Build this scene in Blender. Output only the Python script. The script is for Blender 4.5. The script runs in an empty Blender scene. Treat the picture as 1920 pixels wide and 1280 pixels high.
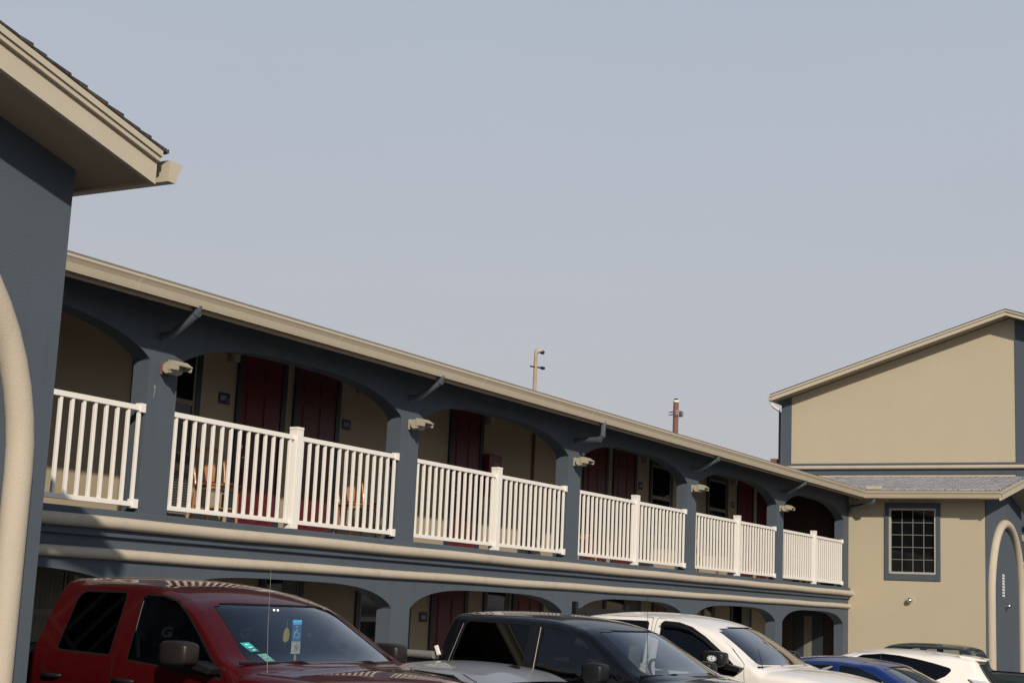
import bpy, bmesh, math, random
from math import sin, cos, pi, radians, sqrt, atan2
from mathutils import Vector, Matrix
random.seed(7)
C = bpy.context.scene.collection
S = 1.18          # building survey units -> metres (survey eye height 1.95 -> 2.0 m)
HC = 2.0
def T(p): return (p[0]*S, p[1]*S, HC + (p[2]-1.95)*S)
ZG = 1.95 - HC/S  # ground in survey units

# ------------------------------------------------------------------ materials
def newmat(name):
    m = bpy.data.materials.new(name); m.use_nodes = True
    return m, m.node_tree.nodes, m.node_tree.links, m.node_tree.nodes['Principled BSDF']
def stucco(name, col, var=.06, bump=.25, scale=60, stain=.10, rough=.9, streak=True):
    m, n, l, b = newmat(name)
    tc = n.new('ShaderNodeTexCoord')
    n1 = n.new('ShaderNodeTexNoise'); n1.inputs['Scale'].default_value = .9; n1.inputs['Detail'].default_value = 5
    n2 = n.new('ShaderNodeTexNoise'); n2.inputs['Scale'].default_value = scale; n2.inputs['Detail'].default_value = 4
    mp = n.new('ShaderNodeMapping'); mp.inputs['Scale'].default_value = (5, 5, .5)
    n3 = n.new('ShaderNodeTexNoise'); n3.inputs['Scale'].default_value = 1.0; n3.inputs['Detail'].default_value = 5
    l.new(tc.outputs['Object'], n1.inputs['Vector']); l.new(tc.outputs['Object'], n2.inputs['Vector'])
    l.new(tc.outputs['Object'], mp.inputs['Vector']); l.new(mp.outputs[0], n3.inputs['Vector'])
    a = n.new('ShaderNodeMath'); a.operation = 'MULTIPLY_ADD'; a.inputs[1].default_value = var*2; a.inputs[2].default_value = 1-var
    l.new(n1.outputs[0], a.inputs[0])
    s = n.new('ShaderNodeMapRange'); s.inputs['From Min'].default_value = .52; s.inputs['From Max'].default_value = .8
    s.inputs['To Min'].default_value = 1; s.inputs['To Max'].default_value = 1-stain
    l.new(n3.outputs[0], s.inputs['Value'])
    g = n.new('ShaderNodeMath'); g.operation = 'MULTIPLY'; l.new(a.outputs[0], g.inputs[0]); l.new(s.outputs[0], g.inputs[1])
    f = n.new('ShaderNodeMath'); f.operation = 'MULTIPLY_ADD'; f.inputs[1].default_value = .10; f.inputs[2].default_value = .95
    l.new(n2.outputs[0], f.inputs[0])
    g2 = n.new('ShaderNodeMath'); g2.operation = 'MULTIPLY'; l.new(g.outputs[0], g2.inputs[0]); l.new(f.outputs[0], g2.inputs[1])
    v = n.new('ShaderNodeVectorMath'); v.operation = 'SCALE'; v.inputs[0].default_value = col
    l.new(g2.outputs[0], v.inputs['Scale']); l.new(v.outputs[0], b.inputs['Base Color'])
    b.inputs['Roughness'].default_value = rough
    bp = n.new('ShaderNodeBump'); bp.inputs['Strength'].default_value = bump; bp.inputs['Distance'].default_value = .01
    l.new(n2.outputs[0], bp.inputs['Height']); l.new(bp.outputs[0], b.inputs['Normal'])
    return m
def plain(name, col, rough=.5, metal=0, var=.05, coat=0, emit=0, scale=12):
    m, n, l, b = newmat(name)
    tc = n.new('ShaderNodeTexCoord'); n1 = n.new('ShaderNodeTexNoise'); n1.inputs['Scale'].default_value = scale; n1.inputs['Detail'].default_value = 4
    l.new(tc.outputs['Object'], n1.inputs['Vector'])
    a = n.new('ShaderNodeMath'); a.operation = 'MULTIPLY_ADD'; a.inputs[1].default_value = var*2; a.inputs[2].default_value = 1-var
    l.new(n1.outputs[0], a.inputs[0])
    v = n.new('ShaderNodeVectorMath'); v.operation = 'SCALE'; v.inputs[0].default_value = col
    l.new(a.outputs[0], v.inputs['Scale']); l.new(v.outputs[0], b.inputs['Base Color'])
    b.inputs['Roughness'].default_value = rough; b.inputs['Metallic'].default_value = metal
    b.inputs['Coat Weight'].default_value = coat; b.inputs['Coat Roughness'].default_value = .03
    if emit:
        b.inputs['Emission Color'].default_value = (*col, 1); b.inputs['Emission Strength'].default_value = emit
    return m
def paint(name, col, metal=.3, rough=.35, dust=.02):
    m, n, l, b = newmat(name)
    tc = n.new('ShaderNodeTexCoord'); n1 = n.new('ShaderNodeTexNoise'); n1.inputs['Scale'].default_value = 3; n1.inputs['Detail'].default_value = 6
    l.new(tc.outputs['Object'], n1.inputs['Vector'])
    mx = n.new('ShaderNodeMix'); mx.data_type = 'RGBA'; mx.inputs['A'].default_value = (*col, 1); mx.inputs['B'].default_value = (.32, .28, .23, 1)
    mr = n.new('ShaderNodeMapRange'); mr.inputs['From Min'].default_value = .4; mr.inputs['From Max'].default_value = .75
    mr.inputs['To Max'].default_value = dust; l.new(n1.outputs[0], mr.inputs['Value']); l.new(mr.outputs[0], mx.inputs['Factor'])
    geo = n.new('ShaderNodeNewGeometry')
    m2 = n.new('ShaderNodeMix'); m2.data_type = 'RGBA'; m2.inputs['B'].default_value = (.05, .05, .05, 1)
    l.new(mx.outputs['Result'], m2.inputs['A']); l.new(geo.outputs['Backfacing'], m2.inputs['Factor'])
    l.new(m2.outputs['Result'], b.inputs['Base Color'])
    inv = n.new('ShaderNodeMath'); inv.operation = 'SUBTRACT'; inv.inputs[0].default_value = 1; l.new(geo.outputs['Backfacing'], inv.inputs[1])
    cw = n.new('ShaderNodeMath'); cw.operation = 'MULTIPLY'; cw.inputs[1].default_value = .75; l.new(inv.outputs[0], cw.inputs[0]); l.new(cw.outputs[0], b.inputs['Coat Weight']); b.inputs['Coat IOR'].default_value = 1.42
    mm = n.new('ShaderNodeMath'); mm.operation = 'MULTIPLY'; mm.inputs[1].default_value = metal; l.new(inv.outputs[0], mm.inputs[0]); l.new(mm.outputs[0], b.inputs['Metallic'])
    b.inputs['Roughness'].default_value = rough; b.inputs['Coat Roughness'].default_value = .04; b.inputs['Specular IOR Level'].default_value = .15
    return m
def glass(name, tint, rough=.02, mult=1.7):
    m, n, l, b = newmat(name); n.remove(b)
    out = n['Material Output']
    tr = n.new('ShaderNodeBsdfTransparent'); tr.inputs[0].default_value = (*tint, 1)
    gl = n.new('ShaderNodeBsdfGlossy'); gl.inputs['Roughness'].default_value = rough; gl.inputs[0].default_value = (.95, .97, 1, 1)
    fr = n.new('ShaderNodeFresnel'); fr.inputs['IOR'].default_value = 1.52
    fm = n.new('ShaderNodeMath'); fm.operation = 'MULTIPLY'; fm.inputs[1].default_value = mult; fm.use_clamp = True; l.new(fr.outputs[0], fm.inputs[0])
    mx = n.new('ShaderNodeMixShader'); l.new(fm.outputs[0], mx.inputs[0]); l.new(tr.outputs[0], mx.inputs[1]); l.new(gl.outputs[0], mx.inputs[2])
    l.new(mx.outputs[0], out.inputs[0]); return m
def shingle(name, c1, c2):
    m, n, l, b = newmat(name)
    tc = n.new('ShaderNodeTexCoord'); mp = n.new('ShaderNodeMapping'); mp.inputs['Rotation'].default_value = (0, 0, radians(90))
    br = n.new('ShaderNodeTexBrick'); br.inputs['Scale'].default_value = 1; br.inputs['Brick Width'].default_value = .33
    br.inputs['Row Height'].default_value = .14; br.inputs['Mortar Size'].default_value = .012; br.inputs['Color1'].default_value = (*c1, 1)
    br.inputs['Color2'].default_value = (*c2, 1); br.inputs['Mortar'].default_value = (.06, .055, .055, 1)
    no = n.new('ShaderNodeTexNoise'); no.inputs['Scale'].default_value = 9; no.inputs['Detail'].default_value = 6
    l.new(tc.outputs['Object'], mp.inputs[0]); l.new(mp.outputs[0], br.inputs[0]); l.new(tc.outputs['Object'], no.inputs['Vector'])
    mx = n.new('ShaderNodeMix'); mx.data_type = 'RGBA'; mx.blend_type = 'MULTIPLY'; mx.inputs['Factor'].default_value = .7
    cr = n.new('ShaderNodeValToRGB'); cr.color_ramp.elements[0].position = .35; cr.color_ramp.elements[0].color = (.55, .55, .56, 1); cr.color_ramp.elements[1].position = .65; cr.color_ramp.elements[1].color = (1.2, 1.2, 1.2, 1)
    l.new(no.outputs[0], cr.inputs[0]); l.new(br.outputs[0], mx.inputs['A']); l.new(cr.outputs[0], mx.inputs['B'])
    l.new(mx.outputs['Result'], b.inputs['Base Color']); b.inputs['Roughness'].default_value = .95
    bp = n.new('ShaderNodeBump'); bp.inputs['Strength'].default_value = .8; bp.inputs['Distance'].default_value = .02
    l.new(br.outputs['Fac'], bp.inputs['Height']); bp.invert = True; l.new(bp.outputs[0], b.inputs['Normal'])
    return m
def asphalt():
    m, n, l, b = newmat('asphalt')
    tc = n.new('ShaderNodeTexCoord'); a = n.new('ShaderNodeTexNoise'); a.inputs['Scale'].default_value = 140; a.inputs['Detail'].default_value = 3
    c = n.new('ShaderNodeTexNoise'); c.inputs['Scale'].default_value = .4; c.inputs['Detail'].default_value = 6
    l.new(tc.outputs['Object'], a.inputs[0]); l.new(tc.outputs['Object'], c.inputs[0])
    r = n.new('ShaderNodeValToRGB'); r.color_ramp.elements[0].color = (.03, .03, .032, 1); r.color_ramp.elements[1].color = (.11, .105, .10, 1)
    mx = n.new('ShaderNodeMath'); mx.operation = 'MULTIPLY_ADD'; mx.inputs[1].default_value = .4; l.new(a.outputs[0], mx.inputs[0])
    mb = n.new('ShaderNodeMath'); mb.operation = 'MULTIPLY'; mb.inputs[1].default_value = .6; l.new(c.outputs[0], mb.inputs[0]); l.new(mb.outputs[0], mx.inputs[2])
    l.new(mx.outputs[0], r.inputs[0]); l.new(r.outputs[0], b.inputs['Base Color']); b.inputs['Roughness'].default_value = .9
    bp = n.new('ShaderNodeBump'); bp.inputs['Strength'].default_value = .4; bp.inputs['Distance'].default_value = .01
    l.new(a.outputs[0], bp.inputs['Height']); l.new(bp.outputs[0], b.inputs['Normal']); return m

M = {}
M['blue'] = stucco('slate blue stucco', (.068, .088, .112), var=.09, stain=.16, bump=.4)
M['beige'] = stucco('beige stucco', (.455, .395, .288), stain=.03, var=.05, bump=.15)
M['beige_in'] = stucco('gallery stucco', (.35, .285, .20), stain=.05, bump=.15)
M['cream'] = stucco('cream trim', (.47, .41, .325), var=.07, bump=.35, scale=70, stain=.14)
M['fascia'] = plain('painted fascia', (.49, .435, .34), .5, var=.05, scale=3)
M['gutter'] = plain('gutter enamel', (.49, .43, .325), .4, var=.04, scale=2)
M['soffit'] = plain('soffit', (.38, .31, .23), .8)
M['white'] = plain('white vinyl', (.80, .77, .72), .4, var=.03, scale=5)
M['bluetrim'] = plain('blue trim paint', (.022, .032, .042), .5, var=.08, scale=4)
M['pipe_blue'] = plain('blue downspout', (.095, .12, .145), .32, var=.15, scale=25)
M['reddoor'] = plain('red door paint', (.10, .010, .014), .45, var=.08, scale=4)
M['redbox'] = plain('red enamel', (.17, .012, .02), .4)
M['dark'] = plain('dark', (.012, .013, .015), .5)
M['black'] = plain('black plastic', (.011, .011, .012), .4)
M['rubber'] = plain('rubber', (.008, .008, .008), .7)
for k_ in ('dark', 'black', 'rubber'): M[k_].node_tree.nodes['Principled BSDF'].inputs['Specular IOR Level'].default_value = .22
M['chrome'] = plain('chrome', (.75, .75, .76), .12, 1)
M['alum'] = plain('aluminium', (.45, .45, .46), .35, .9)
M['wood'] = plain('orange wood', (.34, .155, .058), .35, var=.25, scale=18, coat=.4)
M['cushion'] = plain('chair cushion', (.14, .02, .02), .9)
M['curtain'] = plain('curtain', (.16, .16, .13), .9, var=.3, scale=6)
M['paneglass'] = plain('window glass', (.006, .007, .008), .05, var=.0)
M['paneglass'].node_tree.nodes['Principled BSDF'].inputs['Specular IOR Level'].default_value = .3
M['almond'] = plain('almond fixture', (.40, .36, .285), .55, var=.15, scale=20)
M['sash'] = plain('sash', (.42, .39, .33), .5)
M['sashdim'] = plain('brown grey sash', (.20, .165, .13), .6)
M['shingle_light'] = shingle('grey shingles', (.46, .45, .455), (.33, .325, .335))
M['shingle_dark'] = shingle('dark shingles', (.06, .05, .045), (.035, .03, .028))
M['asphalt'] = asphalt()
M['concrete'] = stucco('concrete', (.36, .34, .31), scale=40)
M['polewood'] = plain('weathered pole wood', (.38, .27, .19), .9, var=.25, scale=6)
M['rust'] = plain('rusty steel', (.20, .09, .065), .85, var=.3, scale=14)
M['p_red'] = paint('red truck paint', (.066, .0022, .0030), .3, .4, .01)
M['p_black'] = paint('black truck paint', (.003, .003, .0045), .0, .3, .006)
M['p_white'] = paint('white truck paint', (.80, .765, .72), 0, .4, .03)
M['p_silver'] = paint('silver paint', (.40, .42, .45), .5, .35, .03)
M['p_blue'] = paint('blue car paint', (.008, .030, .16), .2, .35, .02)
M['p_green'] = paint('dark green truck paint', (.018, .028, .028), 0, .35, .04)
M['g_clear'] = glass('windshield glass', (.72, .78, .78))
M['g_side'] = glass('side glass', (.58, .62, .62), mult=1.2)
M['g_tint'] = glass('tinted glass', (.03, .03, .032), mult=.8)
M['g_dark'] = glass('privacy glass', (.02, .02, .02), mult=.35)
M['interior'] = plain('grey upholstery', (.045, .048, .055), .9)
M['dash'] = plain('dashboard', (.05, .055, .06), .8)
M['headliner'] = plain('light trim', (.25, .25, .24), .9)
M['mirbrown'] = plain('warm grey mirror plastic', (.016, .013, .012), .4, var=.1)
M['mirbrown'].node_tree.nodes['Principled BSDF'].inputs['Specular IOR Level'].default_value = .3
M['brownpanel'] = stucco('dark brown panel', (.060, .042, .036), stain=.05)
M['tail'] = plain('tail lamp', (.25, .01, .01), .2, coat=1)
M['lamp'] = plain('headlamp', (.6, .62, .64), .12, coat=1)
M['teal'] = plain('teal card', (.02, .42, .40), .6)
M['palegreen'] = plain('pale green card', (.45, .75, .66), .6)
M['cardblue'] = plain('placard blue', (.05, .32, .75), .5)
M['cardwhite'] = plain('placard white', (.75, .82, .85), .5)
M['markwhite'] = plain('white mark', (.8, .85, .85), .6)
M['markred'] = plain('red mark', (.6, .2, .15), .6)
M['yellow'] = plain('yellow air freshener', (.62, .50, .10), .6)
M['bulb'] = plain('lit map lamp', (1, .95, .75), .5, emit=3)
M['lens'] = plain('lamp lens', (.35, .33, .28), .25)
M['greypl'] = plain('grey plastic', (.20, .195, .185), .5, var=.2, scale=40)
M['signface'] = plain('dark blue sign', (.016, .022, .038), .5)
M['signtext'] = plain('pale sign text', (.30, .33, .40), .6)

# ------------------------------------------------------------------ mesh helpers
class MB:
    """collects geometry in world metres (tr maps input points to world)"""
    def __init__(s, tr=T): s.v = []; s.f = []; s.mi = []; s.tr = tr; s.cur = 0; s.sm = []
    def add(s, vs, fs, smooth=False):
        o = len(s.v); s.v += [s.tr(p) for p in vs]
        for f in fs: s.f.append([i+o for i in f]); s.mi.append(s.cur); s.sm.append(smooth)
        return s
    def box(s, x0, x1, y0, y1, z0, z1):
        vs = [(x, y, z) for x in (x0, x1) for y in (y0, y1) for z in (z0, z1)]
        return s.add(vs, [(0,1,3,2),(4,6,7,5),(0,4,5,1),(2,3,7,6),(0,2,6,4),(1,5,7,3)])
    def obox(s, mat, sx, sy, sz):
        vs = [tuple(mat @ Vector((x*sx/2, y*sy/2, z*sz/2))) for x in (-1,1) for y in (-1,1) for z in (-1,1)]
        return s.add(vs, [(0,1,3,2),(4,6,7,5),(0,4,5,1),(2,3,7,6),(0,2,6,4),(1,5,7,3)])
    def prism(s, pts, ax, a0, a1):
        """pts 2D polygon in the other two axes, extruded along ax between a0 and a1"""
        n = len(pts)
        def P(p, a):
            return (a, p[0], p[1]) if ax == 'x' else ((p[0], a, p[1]) if ax == 'y' else (p[0], p[1], a))
        vs = [P(p, a0) for p in pts] + [P(p, a1) for p in pts]
        fs = [tuple(range(n))[::-1], tuple(range(n, 2*n))] + [(i, (i+1) % n, n+(i+1) % n, n+i) for i in range(n)]
        return s.add(vs, fs)
    def tube(s, pts, r, n=12, smooth=True, flat=1.0, ref0=None):
        pts = [Vector(p) for p in pts]; rings = []; vs = []; fs = []
        up = Vector((0, 0, 1))
        for i, p in enumerate(pts):
            d = (pts[min(i+1, len(pts)-1)] - pts[max(i-1, 0)]).normalized()
            ref = Vector(ref0) if ref0 else (up if abs(d.z) < .95 else Vector((0, 1, 0)))
            a = d.cross(ref).normalized(); b = a.cross(d).normalized()
            k = 1
            if 0 < i < len(pts)-1:
                d1 = (pts[i]-pts[i-1]).normalized(); k = 1/max(.5, abs(d1.dot(d)))
            rr = r[i] if isinstance(r, (list, tuple)) else r
            for j in range(n):
                t = 2*pi*j/n; vs.append(tuple(p + a*cos(t)*rr*flat + b*sin(t)*rr*(1 if ref0 or abs(d.z) > .95 else k)))
        for i in range(len(pts)-1):
            for j in range(n): fs.append((i*n+j, i*n+(j+1) % n, (i+1)*n+(j+1) % n, (i+1)*n+j))
        s.add(vs, fs, smooth); o = 0
        s.add(vs[:n], [tuple(range(n))[::-1]]); s.add(vs[-n:], [tuple(range(n))]); return s
    def sweep(s, prof, path, side=1, caps=True):
        """prof (out, z) polygon swept along a plan path [(x,y)], out measured to the right of travel * side"""
        n = len(prof); m = len(path); vs = []; fs = []
        for i, p in enumerate(path):
            p = Vector(p)
            def nor(a, b): d = (Vector(b)-Vector(a)).normalized(); return Vector((d.y, -d.x))*side
            if i == 0: nn = nor(path[0], path[1]); k = 1
            elif i == m-1: nn = nor(path[-2], path[-1]); k = 1
            else:
                n1 = nor(path[i-1], path[i]); n2 = nor(path[i], path[i+1]); nn = (n1+n2).normalized(); k = 1/nn.dot(n1)
            for o, z in prof: q = p + nn*o*k; vs.append((q.x, q.y, z))
        for i in range(m-1):
            for j in range(n): fs.append((i*n+j, i*n+(j+1) % n, (i+1)*n+(j+1) % n, (i+1)*n+j))
        if caps: fs += [tuple(range(n))[::-1], tuple(range((m-1)*n, m*n))]
        return s.add(vs, fs)
    def build(s, name, mats, parent=None, bevel=0):
        me = bpy.data.meshes.new(name)
        off = Vector((0, 0, 0))
        p = parent
        while p: off += Vector(p.location) if not p.get('_rot') else Vector(p.location); p = p.parent
        me.from_pydata([tuple(Vector(v)-off) for v in s.v], [], s.f); me.update()
        if not isinstance(mats, (list, tuple)): mats = [mats]
        for mt in mats: me.materials.append(mt)
        for i, pl in enumerate(me.polygons): pl.material_index = s.mi[i]; pl.use_smooth = s.sm[i]
        b = bmesh.new(); b.from_mesh(me); bmesh.ops.recalc_face_normals(b, faces=b.faces[:]); b.to_mesh(me); b.free()
        o = bpy.data.objects.new(name, me); C.objects.link(o)
        if parent: o.parent = parent
        if bevel:
            md = o.modifiers.new('bevel', 'BEVEL'); md.width = bevel; md.segments = 2; md.limit_method = 'ANGLE'; md.angle_limit = radians(35)
        return o
def tag(o, label=None, cat=None, group=None, kind=None):
    if label: o['label'] = label
    if cat: o['category'] = cat
    if group: o['group'] = group
    if kind: o['kind'] = kind
    return o
def empty(name, loc, label, cat, group=None, bld=True, rz=0):
    o = bpy.data.objects.new(name, None); C.objects.link(o); o.location = T(loc) if bld else loc
    o.rotation_euler = (0, 0, rz); o.empty_display_size = .2
    return tag(o, label, cat, group)
def kids(o): return [c for c in bpy.data.objects if c.parent == o]
def copy_tree(o, parent=None):
    c = o.copy(); C.objects.link(c); c.parent = parent
    for ch in kids(o): copy_tree(ch, c)
    return c
def shift(o, d): o.location = Vector(o.location) + Vector(d)*S
def text_mesh(body, size, mat, name, parent, matrix, extrude=.001, bold=.0, sx=1.0):
    cu = bpy.data.curves.new(name, 'FONT'); cu.body = body; cu.size = size; cu.extrude = extrude; cu.offset = bold
    cu.align_x = 'CENTER'; cu.align_y = 'CENTER'
    t = bpy.data.objects.new('tmp', cu); C.objects.link(t)
    dg = bpy.context.evaluated_depsgraph_get(); me = bpy.data.meshes.new_from_object(t.evaluated_get(dg))
    bpy.data.objects.remove(t); me.name = name
    for v in me.vertices: v.co.x *= sx
    me.transform(matrix); me.materials.clear(); me.materials.append(mat)
    o = bpy.data.objects.new(name, me); C.objects.link(o); o.parent = parent
    return o

# ------------------------------------------------------------------ ground
g = MB(lambda p: p); g.add([(-300,-300,0),(500,-300,0),(500,500,0),(-300,500,0)], [(0,1,2,3)])
tag(g.build('ground', M['asphalt']), kind='structure')
g = MB(); g.box(7.0, 32.9, 9.2, 9.98, ZG-.3, ZG+.11)
tag(g.build('sidewalk', M['concrete'], bevel=.02), kind='structure')
g = MB(lambda p: p)
for x in (7.2, 10.6, 13.6, 16.6, 19.6, 22.6, 25.6):
    g.add([(x, 5, .004), (x+.1, 5, .004), (x+.1+.2, 10.6, .004), (x+.2, 10.6, .004)], [(0,1,2,3)])
tag(g.build('parking_lines', M['white']), kind='structure')

# ------------------------------------------------------------------ main motel block
main = empty('motel_building', (20, 10, ZG), 'long two storey slate blue motel block with arched galleries and red doors', 'building')
COLS = [6.29, 10.70, 15.04, 19.42, 23.84, 28.30, 32.62]   # left edges of piers
PW = .40
W = 11.5                                                   # back wall plane
FL = 2.60                                                  # upper floor
def upz(t): return 4.09 + .33*max(0, 1-abs(t)**3.0)**.8
def loz(t): return 1.85 + .26*max(0, 1-abs(t)**4.0)**.72
a = MB()
def level(zb, zt, arch):
    for i, x in enumerate(COLS):
        x1 = x+PW if i < 6 else 33.0
        a.box(x, x1, 10, 10.2, zb, zt)
    for i in range(6):
        x0 = COLS[i]+PW; x1 = COLS[i+1]; n = 36; vs = []; fs = []
        xs = [x0+(x1-x0)*(.5-.5*cos(pi*k/n)) for k in range(n+1)]
        for xx in xs:
            t = (xx-(x0+x1)/2)/((x1-x0)/2); z = arch(max(-1, min(1, t)))
            vs += [(xx, 10, z), (xx, 10, zt), (xx, 10.2, z), (xx, 10.2, zt)]
        for k in range(n):
            p = 4*k; fs += [(p, p+4, p+5, p+1), (p+2, p+3, p+7, p+6), (p, p+2, p+6, p+4)]
        a.add(vs, fs)
level(2.648, 4.84, upz); level(ZG, 2.40, loz)
a.build('arcade_wall', M['blue'], main)
b = MB(); b.box(6.3, 33.0, 9.955, 11.5, 2.40, 2.645); 
b.build('floor_slab', M['blue'], main, bevel=.012)
for z, y, nm in ((2.522, 9.93, 'upper'), (2.245, 9.985, 'lower')):
    m = MB(); n = 60
    m.tube([(6.4+i*(26.68)/n, y+.0015*sin(i*1.3), z+.003*sin(i*.9)) for i in range(n+1)], [(.058 if nm == 'upper' else .052)*random.uniform(.985, 1.015) for i in range(n+1)], 16)
    o = m.build('moulding', M['cream'], main)
    o['label'] = 'cream round moulding nearest the gallery floor' if nm == 'upper' else 'cream round moulding just above the ground floor arches'
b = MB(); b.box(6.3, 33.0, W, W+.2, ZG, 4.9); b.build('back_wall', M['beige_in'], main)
b = MB(); b.box(6.3, 33.0, 10.2, W, 4.86, 4.92); b.build('ceiling', M['soffit'], main)
b = MB(); b.box(6.3, 33.0, 10.2, W, ZG, ZG+.09); b.build('walkway', M['concrete'], main)
b = MB(); b.box(6.3, 33.6, W+.2, 17, ZG, 4.85); b.build('rear_block', M['beige'], main)
# slip joints along the eave gutter
YE = 9.426; ZE = 4.713
GP = [(0, ZE), (0, ZE-.03), (-.012, ZE-.045), (-.03, ZE-.075), (-.045, ZE-.125), (-.05, ZE-.137), (-.12, ZE-.137), (-.12, ZE)]
# (out, z): out is measured outwards from the gutter front line
def gutter(path, parent, zoff=0, side=1):
    m = MB(); m.sweep([(o, z+zoff) for o, z in GP], path, side)
    o = m.build('gutter', M['gutter'], parent)
    m = MB(); m.sweep([(.004, ZE+zoff-.006), (.010, ZE+zoff+.002), (.0, ZE+zoff+.006), (-.10, ZE+zoff+.016), (-.10, ZE+zoff+.004)], path, side); m.build('gutter_lip', M['cream'], parent)
    m = MB(); m.sweep([(-.125, ZE+zoff-.0), (-.125, ZE-.175+zoff), (-.15, ZE-.175+zoff), (-.15, ZE+zoff)], path, side); m.build('fascia', M['soffit'], parent)
    m = MB(); m.sweep([(-.05, ZE-.139+zoff), (-.046, ZE-.146+zoff), (-.062, ZE-.146+zoff)], path, side); m.build('gutter_bead', M['cream'], parent)
gutter([(7.20, YE), (32.426, YE), (32.426, 6.62)], main, 0, 1)
for xj in (9.9, 12.95, 16.0, 19.05, 22.1, 25.15, 28.2, 31.25):
    m = MB(); m.sweep([(o+.0025, z+(.002 if o > -.001 else -.002)) for o, z in GP], [(xj, YE), (xj+.05, YE)], 1); m.build('gutter_joint', M['gutter'], main)
b = MB(); b.box(7.3, 33, YE+.15, 10.0, ZE-.050, ZE-.035); b.build('soffit', M['soffit'], main)
b = MB(); b.add([(7.3, YE-.01+.02, ZE+.012), (33.5, YE+.01, ZE+.012), (33.5, 13.4, ZE+.012+.235*3.97), (7.3, 13.4, ZE+.012+.235*3.97),
       (7.3, 17.4, ZE+.012), (33.5, 17.4, ZE+.012)], [(0,1,2,3), (3,2,5,4)])
b.build('roof', M['shingle_light'], main)
b = MB(); b.add([(32.30, 9.35, ZE+.0), (32.53, 9.53, ZE+0), (32.53, 9.53, ZE+.085), (32.30, 9.35, ZE+.085),
                 (32.30, 9.365, ZE+.0), (32.52, 9.54, ZE+0), (32.52, 9.54, ZE+.085), (32.30, 9.365, ZE+.085)],
                [(0,1,2,3),(7,6,5,4),(0,4,5,1),(3,2,6,7),(0,3,7,4),(1,5,6,2)])
b.v = []; b.f = []; b.mi = []; b.sm = []
b.box(32.43, 32.445, 9.10, 9.44, ZE-.02, ZE+.105)
b.build('splash_guard', M['cream'], main)

# doors / windows on the back wall
def door(x0, x1, zb, arch=False):
    zt = zb+2.06/S*1.0
    zt = zb+2.08
    fr = MB(); fr.box(x0, x0+.075, W-.035, W-.002, zb, zt+.08); fr.box(x1-.09, x1, W-.035, W-.002, zb, zt+.08)
    fr.box(x0+.075, x1-.09, W-.035, W-.002, zt, zt+.08)
    d = MB(); X0 = x0+.077; X1 = x1-.092; d.box(X0, X1, W-.022, W-.002, zb+.01, zt-.003)
    w = X1-X0
    def panel(ax, bx, az, bz):
        k = .018
        d.prism([(ax, az), (bx, az), (bx, bz), (ax, bz)], 'y', W-.026, W-.022)
        d.prism([(ax+k, az+k), (bx-k, az+k), (bx-k, bz-k), (ax+k, bz-k)], 'y', W-.032, W-.0262)
    for s0 in (.12, .56):
        for a0, b0 in ((.06, .36), (.43, .80), (.85, .95)):
            panel(X0+w*s0, X0+w*(s0+.32), zb+(zt-zb)*a0, zb+(zt-zb)*b0)
    do = d.build('door', M['reddoor'], main)
    fr.build('door_frame', M['bluetrim'], do)
    h = MB(); h.tube([(X0+.06, W-.02, zb+.86), (X0+.06, W-.06, zb+.86), (X0+.13, W-.062, zb+.86)], .010, 8)
    h.build('handle', M['alum'], do)
    h = MB(); h.tube([(X0+.06, W-.022, zb+.99), (X0+.06, W-.036, zb+.99)], .022, 10); h.build('deadbolt', M['alum'], do)
    return do
def window(x0, x1, z0, z1, curtain=True, lit=False):
    t = .085
    fr = MB(); fr.box(x0, x0+t, W-.03, W-.002, z0, z1); fr.box(x1-t, x1, W-.03, W-.002, z0, z1)
    fr.box(x0+t, x1-t, W-.03, W-.002, z1-t, z1); fr.box(x0+t, x1-t, W-.03, W-.002, z0, z0+t)
    wo = fr.build('window', M['bluetrim'], main)
    sa = MB(); u = .035; X0, X1, Z0, Z1 = x0+t, x1-t, z0+t, z1-t; zm = (Z0+Z1)/2
    sa.box(X0+.001, X0+u, W-.022, W-.004, Z0, Z1); sa.box(X1-u, X1-.001, W-.022, W-.004, Z0, Z1)
    sa.box(X0+u, X1-u, W-.022, W-.004, Z1-u, Z1); sa.box(X0+u, X1-u, W-.022, W-.004, Z0, Z0+u); sa.box(X0+u, X1-u, W-.026, W-.004, zm-.03, zm+.03)
    sa.build('window_frame', M['sashdim'], wo)
    p = MB(); p.box(X0+u, X1-u, W-.012, W-.006, Z0+u, zm-.03); p.box(X0+u, X1-u, W-.012, W-.006, zm+.03, Z1-u); p.build('pane', M['paneglass'], wo)
    if curtain:
        c = MB(); n = 14; vs = []; fs = []
        cx0 = X1-u-(X1-X0)*.42
        for i in range(n+1):
            x = cx0+(X1-u-.012-cx0)*i/n; y = W-.016+.0025*(i % 2)
            vs += [(x, y, Z0+u+.01), (x-(X1-X0)*.2*(1-i/n)*0+.0, y, Z1-u-.01)]
        for i in range(n): fs.append((2*i, 2*i+2, 2*i+3, 2*i+1))
        c.add(vs, fs); c.build('curtain', M['curtain'], wo)
    return wo
DOORS_UP = [(13.77, 14.70), (14.86, 15.83), (18.54, 19.49), (22.85, 23.82), (24.03, 25.0), (30.07, 31.02), (31.28, 32.25)]
for x0, x1 in DOORS_UP: door(x0, x1, FL+.05)
for x0, x1 in [(12.05, 13.14), (25.59, 26.64), (28.38, 29.51)]: window(x0, x1, FL+.75, FL+2.1, curtain=False)
for x0, x1 in [(18.26, 19.26), (20.60, 21.60), (25.85, 26.85)]: door(x0, x1, ZG+.10)
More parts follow.
